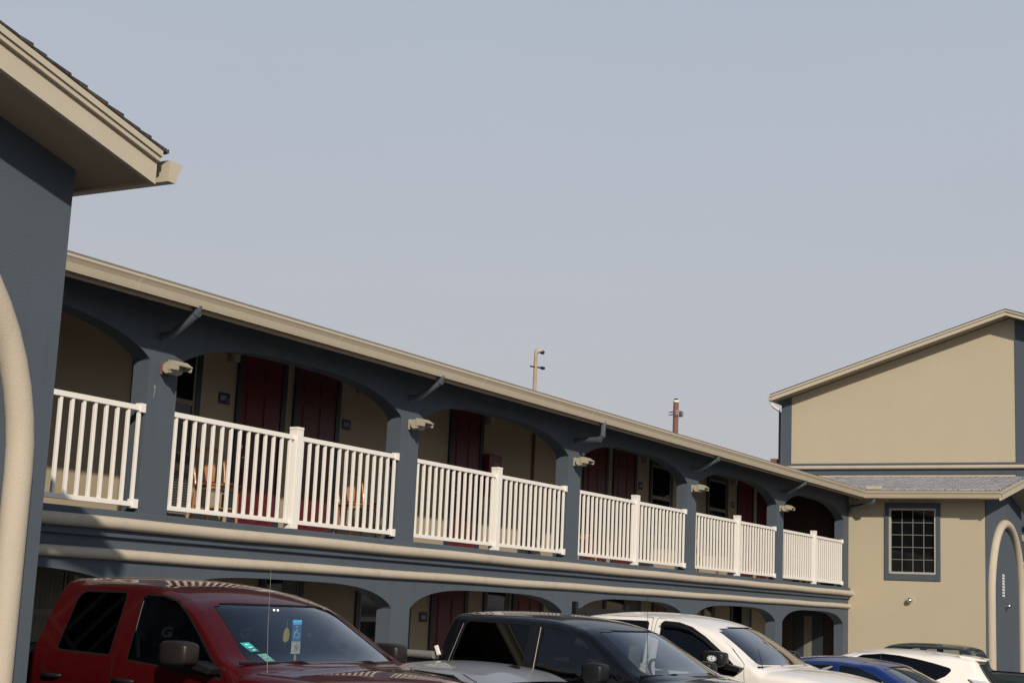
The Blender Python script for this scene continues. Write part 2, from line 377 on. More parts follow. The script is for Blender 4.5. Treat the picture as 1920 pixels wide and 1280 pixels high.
for x0, x1, cu in [(10.35, 11.45, True), (14.45, 15.30, True), (16.45, 17.75, True), (19.72, 20.50, False), (23.80, 25.32, True), (28.25, 28.9, False), (29.80, 30.98, True)]:
    window(x0, x1, ZG+.85, ZG+2.02, curtain=cu)
p = MB(); p.tube([(21.07, W-.03, FL), (21.07, W-.03, 4.86)], .022, 10); p.build('conduit', M['rust'], main)

m = MB(); m.box(32.985, 32.997, 10.203, 11.497, FL+.05, 4.857); m.build('end_wall_panel', M['brownpanel'], main)  # thin dark brown panels laid over the wing's beige side wall, both floors
m = MB(); m.box(32.985, 32.997, 10.203, 11.497, ZG+.095, 2.398); m.build('end_wall_panel', M['brownpanel'], main)
# downspouts
for i, (top, mid, end) in enumerate([((10.75, 9.50, 4.59), (10.82, 9.84, 4.345), (10.84, 10.0, 4.335)), ((15.09, 9.5, 4.59), (15.18, 9.84, 4.355), (15.20, 10.0, 4.35)),
        ((19.50, 9.5, 4.59), None, (19.62, 10.0, 4.34)), ((23.95, 9.5, 4.59), (24.03, 9.84, 4.36), (24.03, 10.0, 4.35)), ((28.50, 9.5, 4.59), (28.56, 9.84, 4.365), (28.6, 10.0, 4.36))]):
    m = MB(); r = .038
    if mid: pts = [top, (top[0]+.004, top[1]+.01, top[2]-.07), (mid[0]-.012, mid[1]-.05, mid[2]+.035), (mid[0], mid[1]+.02, mid[2]), end]
    else: pts = [top, (top[0], top[1]+.005, 4.40), (top[0]+.02, 9.56, 4.345), (19.60, 9.93, 4.345), end]
    m.tube(pts, r, 14, ref0=(1, 0, 0))
    for j in (1, 2, 3):
        q = Vector(pts[j]); d = (Vector(pts[j+1])-Vector(pts[j])).normalized() if j < 4 else Vector((0,0,1))
        m.tube([tuple(q-d*.008), tuple(q+d*.008)], r*1.07, 14, ref0=(1, 0, 0))
    m.tube([(end[0], 9.97, end[2]), (end[0], 9.998, end[2])], .043, 12)
    m.build('downspout', M['pipe_blue'], main)

m = MB(); m.tube([(10.79, 9.998, 3.86), (10.795, 9.998, 3.80), (10.785, 9.998, 3.74)], .004, 5); m.tube([(10.775, 9.998, 3.855), (10.793, 9.998, 3.82), (10.81, 9.998, 3.85)], .003, 5); m.build('paint_chip', M['headliner'], main)
# ------------------------------------------------------------------ railings
WORDS = ['first', 'second', 'third', 'fourth', 'fifth', 'sixth']
RL = ['white balcony railing half hidden by the near blue wing at left',
      'white balcony railing in front of room 307 and wooden chairs',
      'white balcony railing in front of the red fire cabinet',
      '',
      'white balcony railing second from the right wing, window left of its post',
      'shortest white balcony railing, in the dark bay against the beige wing']
RL[3] = 'white balcony railing in the fourth arch from the left, under two red doors'
RL[2] = 'white balcony railing in the third arch from the left, before the fire cabinet'
for i in range(6):
    x0 = COLS[i]+PW; x1 = COLS[i+1]; xm = (x0+x1)/2; y = 10.03
    r = empty('balcony_railing', (xm, y, 2.65), RL[i], 'railing', 'white balcony railings along the upper gallery')
    for (p0, p1) in ((x0+.003, xm-.055), (xm+.055, x1-.003)):
        m = MB(); m.box(p0, p1, y-.025, y+.025, 3.595, 3.645); m.build('top_rail', M['white'], r, bevel=.004)
        m = MB(); m.box(p0, p1, y-.022, y+.022, 2.70, 2.745); m.build('bottom_rail', M['white'], r, bevel=.004)
        n = 14; proto = None
        for k in range(n):
            xx = p0+.055+(p1-p0-.11)*k/(n-1)
            if proto is None:
                m = MB(); m.box(xx-.0160, xx+.0160, y-.0160, y+.0160, 2.745, 3.595); proto = m.build('baluster', M['white'], r, bevel=.004); bx = xx
            else:
                c = proto.copy(); C.objects.link(c); c.parent = r; c.location = (((xx-bx)*S), 0, 0)
    m = MB(); m.box(xm-.055, xm+.055, y-.055, y+.055, 2.648, 3.705); m.build('post', M['white'], r, bevel=.005)
    m = MB(); m.prism([(xm-.0585, y-.0585), (xm+.0585, y-.0585), (xm+.0585, y+.0585), (xm-.0585, y+.0585)], 'z', 3.705, 3.735); m.build('post_cap', M['white'], r, bevel=.008)
    for xe, sg in ((x1, -1),):
        for z in (3.60, 2.705):
            m = MB(); xa, xb = sorted((xe+sg*.003, xe+sg*.075)); m.box(xa, xb, y-.036, y+.036, z-.02, z+.065); m.build('bracket', M['white'], r, bevel=.004)

# ------------------------------------------------------------------ floodlights on piers
PL = ['first', 'second', 'third', 'fourth', 'fifth']
for i in range(5):
    cx = COLS[i+1]+.20; y = 10; z = 4.03
    r = empty('floodlight', (cx, y, z), 'hooded beige floodlight on the %s blue pier counting from the left' % PL[i], 'floodlight', 'hooded floodlights on the gallery piers')
    m = MB(); m.box(cx-.055, cx+.055, 9.965, 9.998, z-.06, z+.06); m.tube([(cx, 9.97, z), (cx, 9.90, z+.0)], .02, 10); m.build('mount', M['rust'] if i == 0 else M['almond'], r, bevel=.004)
    m = MB(); w = .085; zk = z
    body = [(9.945, z-.03), (9.945, z+.02), (9.91, z+.055), (9.865, z+.06), (9.83, z+.02), (9.845, z-.05), (9.90, z-.06)]
    m.prism([(p[0], p[1]) for p in body], 'x', cx-w, cx+w)
    m.build('lamp_housing', M['almond'], r, bevel=.008)
    m = MB(); hd = [(9.865, z+.070), (9.80, z+.062), (9.722, z+.014), (9.728, z+.006), (9.80, z+.054), (9.865, z+.062)]
    m.prism(hd, 'x', cx-w-.012, cx+w+.012); 
    m.prism([(9.864, z+.062), (9.80, z+.054), (9.733, z+.012), (9.738, z-.032), (9.83, z-.018), (9.858, z-.03)], 'x', cx+w, cx+w+.011)
    m.prism([(9.864, z+.062), (9.80, z+.054), (9.733, z+.012), (9.738, z-.032), (9.83, z-.018), (9.858, z-.03)], 'x', cx-w-.011, cx-w)
    m.build('hood', M['almond'], r)
    m = MB(); m.prism([(9.829, z+.018), (9.843, z-.045), (9.839, z-.046), (9.825, z+.017)], 'x', cx-w+.012, cx+w-.012); m.build('lens', M['lens'], r)

# ------------------------------------------------------------------ small gallery things
def gallery_lamp(x, z, lab):
    r = empty('wall_lamp', (x, W, z), lab, 'wall lamp', 'small box lamps beside the gallery doors')
    m = MB(); m.box(x-.055, x+.055, W-.02, W-.002, z-.07, z+.07); m.build('back_plate', M['alum'], r)
    m = MB(); m.box(x-.05, x+.05, W-.10, W-.021, z-.06, z+.06); m.build('lamp_shade', M['almond'], r, bevel=.012)
gallery_lamp(13.65, 4.66, 'small pale wall lamp left of the red door by sign 307')
gallery_lamp(16.25, 4.66, 'small pale wall lamp right of the second red door from the left')
gallery_lamp(19.62, 4.66, 'small pale wall lamp above the red fire cabinet')
gallery_lamp(25.30, 4.66, 'small pale wall lamp in the fourth arch, right of two red doors')
gallery_lamp(29.80, 4.66, 'small pale wall lamp in the fifth arch, left of two red doors')
def sign(x0, x1, z, txt, lab):
    xc = (x0+x1)/2
    r = empty('room_number_sign', (xc, W, z), lab, 'sign', 'small dark room number plaques by the doors')
    m = MB(); m.box(x0, x1, W-.012, W-.002, z-.065, z+.065); m.build('plaque', M['signface'], r, bevel=.004)
    w = (x1-x0)*S
    rot = Matrix.Rotation(radians(90), 4, 'X')
    if txt:
        text_mesh(txt, .085, M['signtext'], 'room_number', r, Matrix.Translation((-.022*w/.2, -.0165, .0)) @ rot, bold=.002)
        # small wheelchair mark at the right
        m = MB(); cx = xc+.065; n = 10
        m.tube([(cx+.018*cos(t), W-.0135, z-.025+.018*sin(t)) for t in [pi*.6+k*(pi*1.35)/n for k in range(n+1)]], .0035, 6)
        m.tube([(cx-.004, W-.0135, z+.015), (cx-.002, W-.0135, z-.008), (cx+.014, W-.0135, z-.01), (cx+.02, W-.0135, z-.03)], .0035, 6)
        m.build('symbol', M['signtext'], r)
    else:
        m = MB()
        for k in (-1, 0, 1): m.prism([(xc+k*.04-.012, z-.028), (xc+k*.04+.012, z-.028), (xc+k*.04+.012, z+.028), (xc+k*.04-.012, z+.028)], 'y', W-.0145, W-.0125)
        m.build('room_number', M['signtext'], r)
sign(13.47, 13.67, 4.16, '307', 'dark plaque reading 307 left of the leftmost upper red door')
sign(15.92, 16.10, 4.155, '308', 'dark plaque right of the second upper red door from the left')
sign(25.13, 25.30, 4.18, None, 'dark plaque between red door and window in the fourth upper arch')
sign(29.76, 29.93, 4.20, None, 'dark plaque between window and red door in the fifth upper arch')
sign(18.00, 18.20, 1.735, None, 'dark plaque on the ground floor beside a red door above the silver car')
# fire cabinet
r = empty('fire_cabinet', (19.70, W, 3.9), 'red fire extinguisher cabinet with pale window beside a red door', 'fire cabinet')
m = MB(); m.box(19.52, 19.90, W-.13, W-.002, 3.55, 4.15); m.build('cabinet', M['redbox'], r, bevel=.01)
m = MB(); m.box(19.64, 19.80, W-.136, W-.131, 3.62, 4.03); m.build('cabinet_window', M['headliner'], r)
# air conditioner grille
r = empty('air_conditioner', (12.72, W, 2.85), 'louvred grey air conditioner grille under the leftmost gallery window', 'air conditioner')
m = MB(); m.box(12.25, 13.02, W-.06, W-.002, 2.78, 3.28); m.build('housing', M['greypl'], r, bevel=.006)
m = MB()
for k in range(15): z = 2.81+k*.03; m.prism([(W-.064, z), (W-.061, z+.016), (W-.085, z+.006)], 'x', 12.27, 13.0)
m.build('grille', M['alum'], r)

# ------------------------------------------------------------------ chairs
def chair(x, y, z, rz, label):
    X, Y, Z = T((x, y, z)); idt = Matrix.Translation((X, Y, Z)) @ Matrix.Rotation(rz, 4, 'Z')
    tr = lambda p: tuple(idt @ Vector(p))
    r = empty('wooden_chair', (X, Y, Z), label, 'chair', 'orange wooden chairs on the upper gallery', bld=False)
    m = MB(tr); m.box(-.24, .24, -.23, .23, .50, .525); m.box(-.215, .215, -.205, .205, .44, .4995); m.build('seat', M['wood'], r, bevel=.01)
    m = MB(tr); m.box(-.21, .21, -.21, .19, .526, .55); m.build('cushion', M['cushion'], r, bevel=.015)
    for sx in (-1, 1):
        m = MB(tr); m.tube([(sx*.20, .20, .43), (sx*.21, .21, 0)], .021, 8); m.build('leg', M['wood'], r)
        m = MB(tr); m.tube([(sx*.20, -.21, .43), (sx*.215, -.25, 0)], .021, 8); m.build('leg', M['wood'], r)
        m = MB(tr); m.tube([(sx*.20, -.20, .50), (sx*.215, -.25, .70), (sx*.205, -.29, .92), (sx*.17, -.305, .98), (sx*.09, -.31, 1.005), (0, -.31, 1.01)], .02, 8); m.build('back_frame', M['wood'], r)
    m = MB(tr)
    vs = [(-.05, -.20, .52), (.05, -.20, .52), (-.08, -.25, .75), (.08, -.25, .75), (-.045, -.305, 1.0), (.045, -.305, 1.0)]
    m.add(vs + [(p[0], p[1]-.014, p[2]) for p in vs], [(0,1,3,2),(2,3,5,4),(6,8,9,7),(8,10,11,9),(0,2,8,6),(2,4,10,8),(1,7,9,3),(3,9,11,5)]); m.build('splat', M['wood'], r)
    m = MB(tr)
    for yy in (-.22, .2): m.tube([(-.21, yy, .22), (.21, yy, .22)], .013, 8)
    for sx in (-1, 1): m.tube([(sx*.21, -.24, .18), (sx*.21, .2, .18)], .013, 8)
    m.build('stretcher', M['wood'], r)
chair(12.95, 10.98, FL+.06, radians(-205), 'orange wooden chair left of the first red door behind the second railing')
chair(15.65, 10.98, FL+.06, radians(-205), 'orange wooden chair right of the second red door behind the second railing')
chair(22.0, 11.0, FL+.06, radians(-162), 'orange wooden chair behind the left end of the fourth railing')
chair(27.3, 11.0, FL+.06, radians(-162), 'orange wooden chair behind the fifth railing near its left end')

# ------------------------------------------------------------------ wings
YW = 7.07
def rake(parent, xr, zr, xe, ze, yf, yb, mshing, thick=.16, steps=True):
    """one slope of a gable end: boards in the plane y=yf, soffit back to yb"""
    sg = 1 if xe > xr else -1
    def zz(x): return zr+(ze-zr)*(x-xr)/(xe-xr)
    m = MB()
    m.prism([(xr, zr-.055), (xe, ze-.055), (xe, ze-.055-thick), (xr, zr-.055-thick)] if sg > 0 else [(xe, ze-.055), (xr, zr-.055), (xr, zr-.055-thick), (xe, ze-.055-thick)], 'y', yf, yf+.035)
    m.build('rake_board', M['fascia'], parent)
    m = MB(); m.prism([(xr, zr-.003), (xe, ze-.003), (xe, ze-.072), (xr, zr-.072)], 'y', yf-.03, yf-.001); m.build('rake_trim', M['fascia'], parent)
    m = MB(); m.prism([(xr, zr-.003), (xe, ze-.003), (xe, ze-.042), (xr, zr-.042)], 'y', yf-.045, yf-.0305); m.build('drip_edge', M['fascia'], parent)
    m = MB(); m.add([(xr, yf+.036, zr-.19), (xe, yf+.036, ze-.19), (xe, yb, ze-.19), (xr, yb, zr-.19)], [(0,1,2,3)]); m.build('rake_soffit', M['soffit'], parent)
def roof_slope(parent, xr, zr, xe, ze, y0, y1, mat):
    m = MB(); m.add([(xr, y0, zr+.002), (xe, y0, ze+.002), (xe, y1, ze+.002), (xr, y1, zr+.002), (xr, y0, zr+.02), (xe, y0, ze+.02), (xe, y1, ze+.02), (xr, y1, zr+.02)],
                    [(0,1,2,3),(4,5,6,7),(0,1,5,4),(1,2,6,5)])
    rnd = random.Random(3); ts = [0]
    while ts[-1] < 1: ts.append(min(1, ts[-1]+rnd.uniform(.035, .085)))
    for k in range(len(ts)-1):       # uneven shingle ends along the rake
        t0 = ts[k]; t1 = ts[k+1]; kk = rnd.uniform(.2, 1)
        x0 = xr+(xe-xr)*t0; x1 = xr+(xe-xr)*t1; z0 = zr+(ze-zr)*t0; z1 = zr+(ze-zr)*t1
        m.add([(x0, y0-.004-.008*kk, z0+.016), (x1, y0-.004-.008*kk, z1+.018+.014*kk), (x1, y0+.03, z1+.018+.014*kk), (x0, y0+.03, z0+.016), (x1, y0-.004-.008*kk, z1+.002), (x0, y0-.004-.008*kk, z0+.0)],
              [(0,1,2,3), (0,5,4,1)])
    m.build('roof', mat, parent)
def arch_pipe(parent, xc, R, ztop, y, r=.10):
    zs = ztop-R*1.02; pts = [(xc-R, y, ZG), (xc-R, y, ZG+1)]
    pts += [(xc-R*cos(t)*(1), y, zs+R*1.02*sin(t)) for t in [pi*k/32 for k in range(33)]]
    pts += [(xc+R, y, ZG+1), (xc+R, y, ZG)]
    m = MB(); m.tube(pts, r, 18, ref0=(0, 1, 0)); o = m.build('arch_moulding', M['cream'], parent); return o
# ---- left wing
lw = empty('motel_wing', (4.8, YW, ZG), 'near blue gable wing at the left edge with cream arch and dark shingle roof', 'building')
XL = 6.742; XRl = 4.70; zel = 4.63; SLP = .249; zrl = zel+SLP*(7.2-XRl)
m = MB()
def gable(x0, x1, xr, z_at, y0, y1):
    m.add([(x0, y0, ZG), (x1, y0, ZG), (x1, y0, z_at(x1)), (xr, y0, z_at(xr)), (x0, y0, z_at(x0)),
           (x0, y1, ZG), (x1, y1, ZG), (x1, y1, z_at(x1)), (xr, y1, z_at(xr)), (x0, y1, z_at(x0))],
          [(0,1,2,3,4), (9,8,7,6,5), (1,6,7,2), (0,4,9,5), (2,7,8,3), (3,8,9,4)])
gable(2.66, XL, XRl, lambda x: zrl-.19-SLP*abs(x-XRl), YW, 14)
m.build('wall', M['blue'], lw)
rake(lw, XRl, zrl, 6.975, zel+SLP*.225, 6.60, 14, None); rake(lw, XRl, zrl, 2.425, zel+SLP*.225, 6.60, 14, None)
roof_slope(lw, XRl, zrl, 7.02, zel+SLP*.18, 6.56, 14, M['shingle_dark']); roof_slope(lw, XRl, zrl, 2.38, zel+SLP*.18, 6.56, 14, M['shingle_dark'])
m = MB(); m.sweep([(o, z-.063) for o, z in GP], [(7.18, 14), (7.18, 6.575)], -1); m.build('gutter', M['fascia'], lw)
m = MB(); m.sweep([(0, zel+.04), (0, 4.488), (-.03, 4.488), (-.03, zel+.04)], [(6.995, 14), (6.995, 6.637)], -1); m.build('fascia', M['soffit'], lw)
arch_pipe(lw, 4.80, 1.69, 4.33, YW-.03, .085)
# ---- right wing
rw = empty('motel_wing', (35, YW, ZG), 'low beige wing with gridded window and cream arch on its blue gable end', 'building')
XR = 33.0; xrr = 34.92; zer = ZE; zrr = ZE+.012+.195*(xrr-32.426)
def zr_(x): return zrr-.17-.195*abs(x-xrr)
wy0, wy1, wz0, wz1 = 8.085, 9.105, 2.98, 4.385
m = MB()
m.box(XR, XR+.2, YW, wy0, ZG, 4.68); m.box(XR, XR+.2, wy1, 12.0, ZG, 4.68); m.box(XR, XR+.2, wy0, wy1, ZG, wz0); m.box(XR, XR+.2, wy0, wy1, wz1, 4.56)
m.build('wall', M['beige'], rw)
m = MB(); m.cur = 0
m.prism([(XR+.012, ZG), (36.84, ZG), (36.84, zr_(36.84)), (xrr, zr_(xrr)), (XR+.012, zr_(XR))], 'y', YW-.012, YW+.2); m.build('gable_wall', M['blue'], rw)
m = MB(); m.box(36.84, 37.0, YW+.2, 13, ZG, 4.6); m.box(XR+.2, 37.0, 12.8, 13, ZG, 4.6); m.build('rear_wall', M['beige'], rw)
rake(rw, xrr, zrr, 32.46, ZE+.02, 6.62, YW, None); rake(rw, xrr, zrr, 37.38, ZE+.02, 6.62, YW, None)
roof_slope(rw, xrr, zrr, 32.43, ZE+.012, 6.585, 13.2, M['shingle_light']); roof_slope(rw, xrr, zrr, 37.4, ZE+.012, 6.585, 13.2, M['shingle_light'])
# ridge caps
m = MB(); 
for k in range(30):
    y = 6.56+k*.20; m.prism([(xrr-.09, zrr-.0), (xrr, zrr+.035+.008*(k % 2)), (xrr+.09, zrr-.0)], 'y', y, y+.205-.003*(k % 2))
m.build('ridge_cap', M['shingle_light'], rw)
m = MB(); m.box(32.58, 32.995, YW-.4, 9.58, ZE-.050, ZE-.035); m.build('soffit', M['soffit'], rw)
arch_pipe(rw, 34.92, 1.62, 4.19, YW-.05, .095)
# gridded window
oy0, oy1, oz0, oz1 = 7.995, 9.195, 2.845, 4.50
m = MB(); x0, x1 = XR-.03, XR-.002
m.box(x0, x1, oy0, wy0, oz0, oz1); m.box(x0, x1, wy1, oy1, oz0, oz1); m.box(x0, x1, wy0, wy1, wz1, oz1); m.box(x0, x1, wy0, wy1, oz0, wz0)
win = m.build('window', M['bluetrim'], rw, bevel=.006)
win.data.materials.clear(); win.data.materials.append(M['blue'])
m = MB(); t = .042
m.box(XR-.012, XR+.06, wy0, wy0+t, wz0, wz1); m.box(XR-.012, XR+.06, wy1-t, wy1, wz0, wz1); m.box(XR-.012, XR+.06, wy0+t, wy1-t, wz1-t, wz1); m.box(XR-.03, XR+.06, wy0+t, wy1-t, wz0, wz0+t)
m.build('window_frame', M['sash'], win)
m = MB(); iy0, iy1, iz0, iz1 = wy0+t, wy1-t, wz0+t, wz1-t
for k in (1, 2, 3): y = iy0+(iy1-iy0)*k/4; m.box(XR+.03, XR+.045, y-.0065, y+.0065, iz0, iz1)
for k in (1, 2, 3, 4): z = iz0+(iz1-iz0)*k/5; m.box(XR+.028, XR+.043, iy0, iy1, z-.0065, z+.0065)
m.build('muntins', M['greypl'], win)
m = MB(); m.box(XR+.046, XR+.055, iy0, iy1, iz0, iz1); m.build('pane', M['paneglass'], win)
# ground-level window on wing side inside the gallery, seen through the last arch
m = MB(); m.box(XR-.045, XR-.018, 10.55, 11.2, ZG+.7, ZG+1.85); iw = m.build('window', M['bluetrim'], rw)
m = MB(); m.box(XR-.052, XR-.0455, 10.80, 10.98, ZG+.8, ZG+1.75); m.build('pane', M['curtain'], iw)  # pale matte strip, a reflection in the glass painted as colour
# wing downspout at inside corner
m = MB(); m.tube([(32.53, 9.30, 4.58), (32.54, 9.31, 4.50), (32.60, 9.42, 4.44), (32.93, 9.93, 4.41), (32.96, 9.97, 4.3)], .036, 12); m.build('downspout', M['pipe_blue'], rw)
# wall lamps on right wing
def dome_lamp(p, nrm, lab):
    r = empty('wall_lamp', p, lab, 'wall lamp', 'round chrome lamps on the right wing')
    P = Vector(p); N = Vector(nrm)
    m = MB(); m.tube([tuple(P+N*.002), tuple(P+N*.02)], .055, 16); m.build('back_plate', M['chrome'], r)
    m = MB(); pts = [P+N*d for d in (.02, .04, .07, .10, .118)]; m.tube([tuple(q) for q in pts], [.03, .05, .062, .05, .02], 16); m.build('lamp_shade', M['chrome'], r)
dome_lamp((XR, 8.64, 2.42), (-1, 0, 0), 'small round chrome lamp on the beige wall below the gridded window')
dome_lamp((34.95, YW-.012, 2.40), (0, -1, 0), 'small round chrome lamp inside the cream arch under white lettering')
# lettering, vertical
r = empty('wall_lettering', (34.74, YW, 2.85), 'small column of white letters on the blue wall inside the right arch', 'lettering')
m = MB()
for k in range(8):
    z = 3.06-k*.063; h = .022; w_ = .085; X0 = 34.73-w_; X1 = 34.73+w_; y0 = YW-.026; y1 = YW-.014
    m.box(X0, X0+.035, y0, y1, z-h, z+h); m.box(X1-.035, X1, y0, y1, z-h, z+h); 
    if k % 3 != 1: m.box(X0+.035, X1-.035, y0, y1, z+h-.012, z+h)
    if k % 2 == 0: m.box(X0+.035, X1-.035, y0, y1, z-h, z-h+.012)
    else: m.box(X0+.035, X1-.035, y0, y1, z-.006, z+.006)
m.build('letters', M['markwhite'], r)

# ------------------------------------------------------------------ tall building behind the right wing
tb = empty('tall_building', (38, 9, ZG), 'tall beige gable building rising behind the low right wing', 'building')
XT = 38.0; yc = 7.49; zap = 9.565; tsl = .325
def zt_(y): return zap-.13-tsl*abs(y-yc)
m = MB(); m.prism([(1.5, ZG), (13.31, ZG), (13.31, zt_(13.31)), (yc, zt_(yc)), (1.5, zt_(1.5))], 'x', XT, XT+10); m.build('wall', M['beige'], tb)
m = MB(); m.prism([(13.05, ZG), (13.32, ZG), (13.32, zt_(13.32)-.02), (13.05, zt_(13.05)-.02)], 'x', XT-.03, XT-.001)
m.prism([(2.0, ZG), (7.37, ZG), (7.37, zt_(7.37)-.02), (2.0, zt_(2)-.02)], 'x', XT-.03, XT-.001)
m.box(XT-.028, XT-.002, 7.37, 13.05, 5.815, 5.885); m.box(XT-.028, XT-.002, 7.37, 13.05, 5.60, 5.73)
m.build('corner_pilaster', M['blue'], tb)
m = MB(); m.tube([(XT-.06, 2.0, 5.772), (XT-.06, 13.33, 5.772)], .05, 12); m.build('moulding', M['cream'], tb)
m = MB(); m.tube([(XT-.06, 2.0, 3.44), (XT-.06, 7.6, 3.44)], .05, 12); m.build('moulding', M['cream'], tb)
for sg, ye in ((1, 13.43), (-1, 1.55)):
    ze = zap-tsl*abs(ye-yc); zc = zap
    m = MB(); m.prism([(yc, zc-.04), (ye, ze-.04), (ye, ze-.142), (yc, zc-.142)], 'x', XT-.50, XT-.46); m.build('rake_board', M['fascia'], tb)
    m = MB(); m.prism([(yc, zc), (ye+sg*.02, ze), (ye+sg*.02, ze-.05), (yc, zc-.05)], 'x', XT-.53, XT-.501); m.build('rake_trim', M['fascia'], tb)
    m = MB(); m.prism([(yc, zc+.001), (ye+sg*.04, ze+.001), (ye+sg*.04, ze+.014), (yc, zc+.014)], 'x', XT-.545, XT+10); m.build('roof', M['shingle_dark'], tb)
    m = MB(); m.prism([(yc, zc-.10), (ye, ze-.10), (ye, ze-.112), (yc, zc-.112)], 'x', XT-.459, XT+10); m.build('rake_soffit', M['soffit'], tb)
m = MB(); m.box(XT-.49, XT+10, 13.435, 13.54, 7.50, 7.605); m.build('gutter', M['fascia'], tb)
m = MB(); m.tube([(XT-.42, 13.48, 7.51), (XT-.42, 13.475, 7.43), (XT-.30, 13.45, 7.36), (XT-.09, 13.39, 7.30)], .04, 10); m.build('gutter_elbow', M['white'], tb)
m = MB(); m.tube([(XT-.09, 13.39, 7.30), (XT-.055, 13.34, 7.22), (XT-.055, 13.34, ZG)], .045, 10); m.build('downspout', M['pipe_blue'], tb)
m = MB(); m.box(XT-.05, XT+.1, 13.44, 13.60, 5.75, 6.02); m.build('meter_box', M['rust'], tb)
m = MB(); m.box(XT-.04, XT-.031, 6.2, 7.33, 1.0, 3.30); o = m.build('window', M['bluetrim'], tb)
m = MB(); m.box(XT-.05, XT-.041, 6.3, 7.28, 1.9, 3.2); m.box(XT-.05, XT-.041, 6.3, 7.28, 1.05, 1.75); m.build('pane', M['paneglass'], o)
fx = empty('floodlight', (XT, 7.3, 4.05), 'small pale floodlight on the blue wall at the right edge beyond the arch', 'floodlight')
m = MB(); m.box(XT-.10, XT-.031, 7.22, 7.36, 3.98, 4.06); m.build('mount', M['almond'], fx)
m = MB(); m.prism([(XT-.30, 4.10), (XT-.10, 4.20), (XT-.10, 4.04), (XT-.26, 4.0)], 'y', 7.2, 7.4); m.build('lamp_housing', M['almond'], fx, bevel=.01)

# ------------------------------------------------------------------ poles behind the roof
r = empty('utility_pole', (32.97, 18, ZG), 'pale wooden pole with camera head and side bracket rising behind the roof', 'pole')
m = MB(); m.tube([(32.97, 18, ZG), (32.96, 18, 7.95), (32.96, 18, 8.10)], [.058, .045, .043], 12); m.build('pole', M['polewood'], r)
m = MB(); m.tube([(32.96, 18, 8.08), (32.96, 18, 8.16), (32.96, 17.98, 8.22), (33.0, 17.93, 8.26), (33.04, 17.88, 8.24)], [.04, .046, .058, .062, .055], 12); m.build('camera_dome', M['almond'], r)
m = MB(); m.tube([(33.03, 17.90, 8.23), (33.07, 17.82, 8.19)], [.056, .04], 12); m.build('camera_lens', M['dark'], r)
m = MB(); m.tube([(32.80, 18.06, 7.83), (33.10, 17.92, 7.83)], .018, 8); m.obox(Matrix.Translation((33.16, 17.9, 7.83)), .11, .08, .06); m.build('bracket', M['dark'], r)
r = empty('vent_pipe', (41.87, 18, ZG), 'rusty red pipe with white cap and wire brackets behind the roof', 'pipe')
m = MB(); m.tube([(41.87, 18, ZG), (41.87, 18, 8.16)], [.095, .082], 12); m.build('pipe', M['rust'], r)
m = MB(); m.tube([(41.87, 18, 8.16), (41.87, 18, 8.22)], .092, 12); m.build('cap', M['white'], r)
m = MB(); m.tube([(41.87, 18, 8.23), (41.87, 18, 8.27)], .06, 12); m.build('flue', M['dark'], r)
m = MB()
for z in (7.86, 7.78):
    m.tube([(41.87+.22*cos(t), 18+.22*sin(t), z+.02*sin(2*t)) for t in [2*pi*k/16 for k in range(17)]], .010, 6)
m.box(42.0, 42.08, 17.87, 17.95, 7.74, 7.90); m.build('bracket', M['alum'], r)

# ------------------------------------------------------------------ vehicles
def interp(tab, x):
    tab = sorted(tab)
    if x <= tab[0][0]: return tab[0][1]
    for (a, u), (b_, v) in zip(tab, tab[1:]):
        if x <= b_: 
            t = (x-a)/(b_-a); return u+(v-u)*t
    return tab[-1][1]
def chaikin(pts, it=2):
    for _ in range(it):
        q = [pts[0]]
        for a, b_ in zip(pts, pts[1:]):
            q += [(a[0]*.75+b_[0]*.25, a[1]*.75+b_[1]*.25), (a[0]*.25+b_[0]*.75, a[1]*.25+b_[1]*.75)]
        q.append(pts[-1]); pts = q
    return pts
def rounded(poly, r, seg=4):
    out = []; n = len(poly)
    for i in range(n):
        rr = r[i] if isinstance(r, (list, tuple)) else r
        p0, p, p1 = Vector(poly[i-1]), Vector(poly[i]), Vector(poly[(i+1) % n])
        a = (p0-p).normalized(); b_ = (p1-p).normalized()
        ang = a.angle(b_); d = min(rr/math.tan(ang/2), .45*min((p0-p).length, (p1-p).length))
        if rr <= 0 or ang > radians(172): out.append(tuple(p)); continue
        A = p+a*d; B = p+b_*d
        for k in range(seg+1):
            t = k/seg; q = A*(1-t)**2+p*2*t*(1-t)+B*t*t; out.append(tuple(q))
    return out
def area(poly): return sum(poly[i-1][0]*poly[i][1]-poly[i][0]*poly[i-1][1] for i in range(len(poly)))/2
def offset_poly(poly, d):
    if area(poly) < 0: poly = poly[::-1]
    n = len(poly); out = []
    for i in range(n):
        p0, p, p1 = Vector(poly[i-1]), Vector(poly[i]), Vector(poly[(i+1) % n])
        e0 = (p-p0); e1 = (p1-p)
        if e0.length < 1e-6 or e1.length < 1e-6: continue
        n0 = Vector((e0.y, -e0.x)).normalized(); n1 = Vector((e1.y, -e1.x)).normalized()
        nn = (n0+n1).normalized(); out.append(tuple(p+nn*d/max(.3, nn.dot(n0))))
    return out
def inside(poly, u, v, e=1e-5):
    n = len(poly)
    for i in range(n):
        a = poly[i-1]; b_ = poly[i]
        if (b_[0]-a[0])*(v-a[1])-(b_[1]-a[1])*(u-a[0]) < -e: return False
    return True
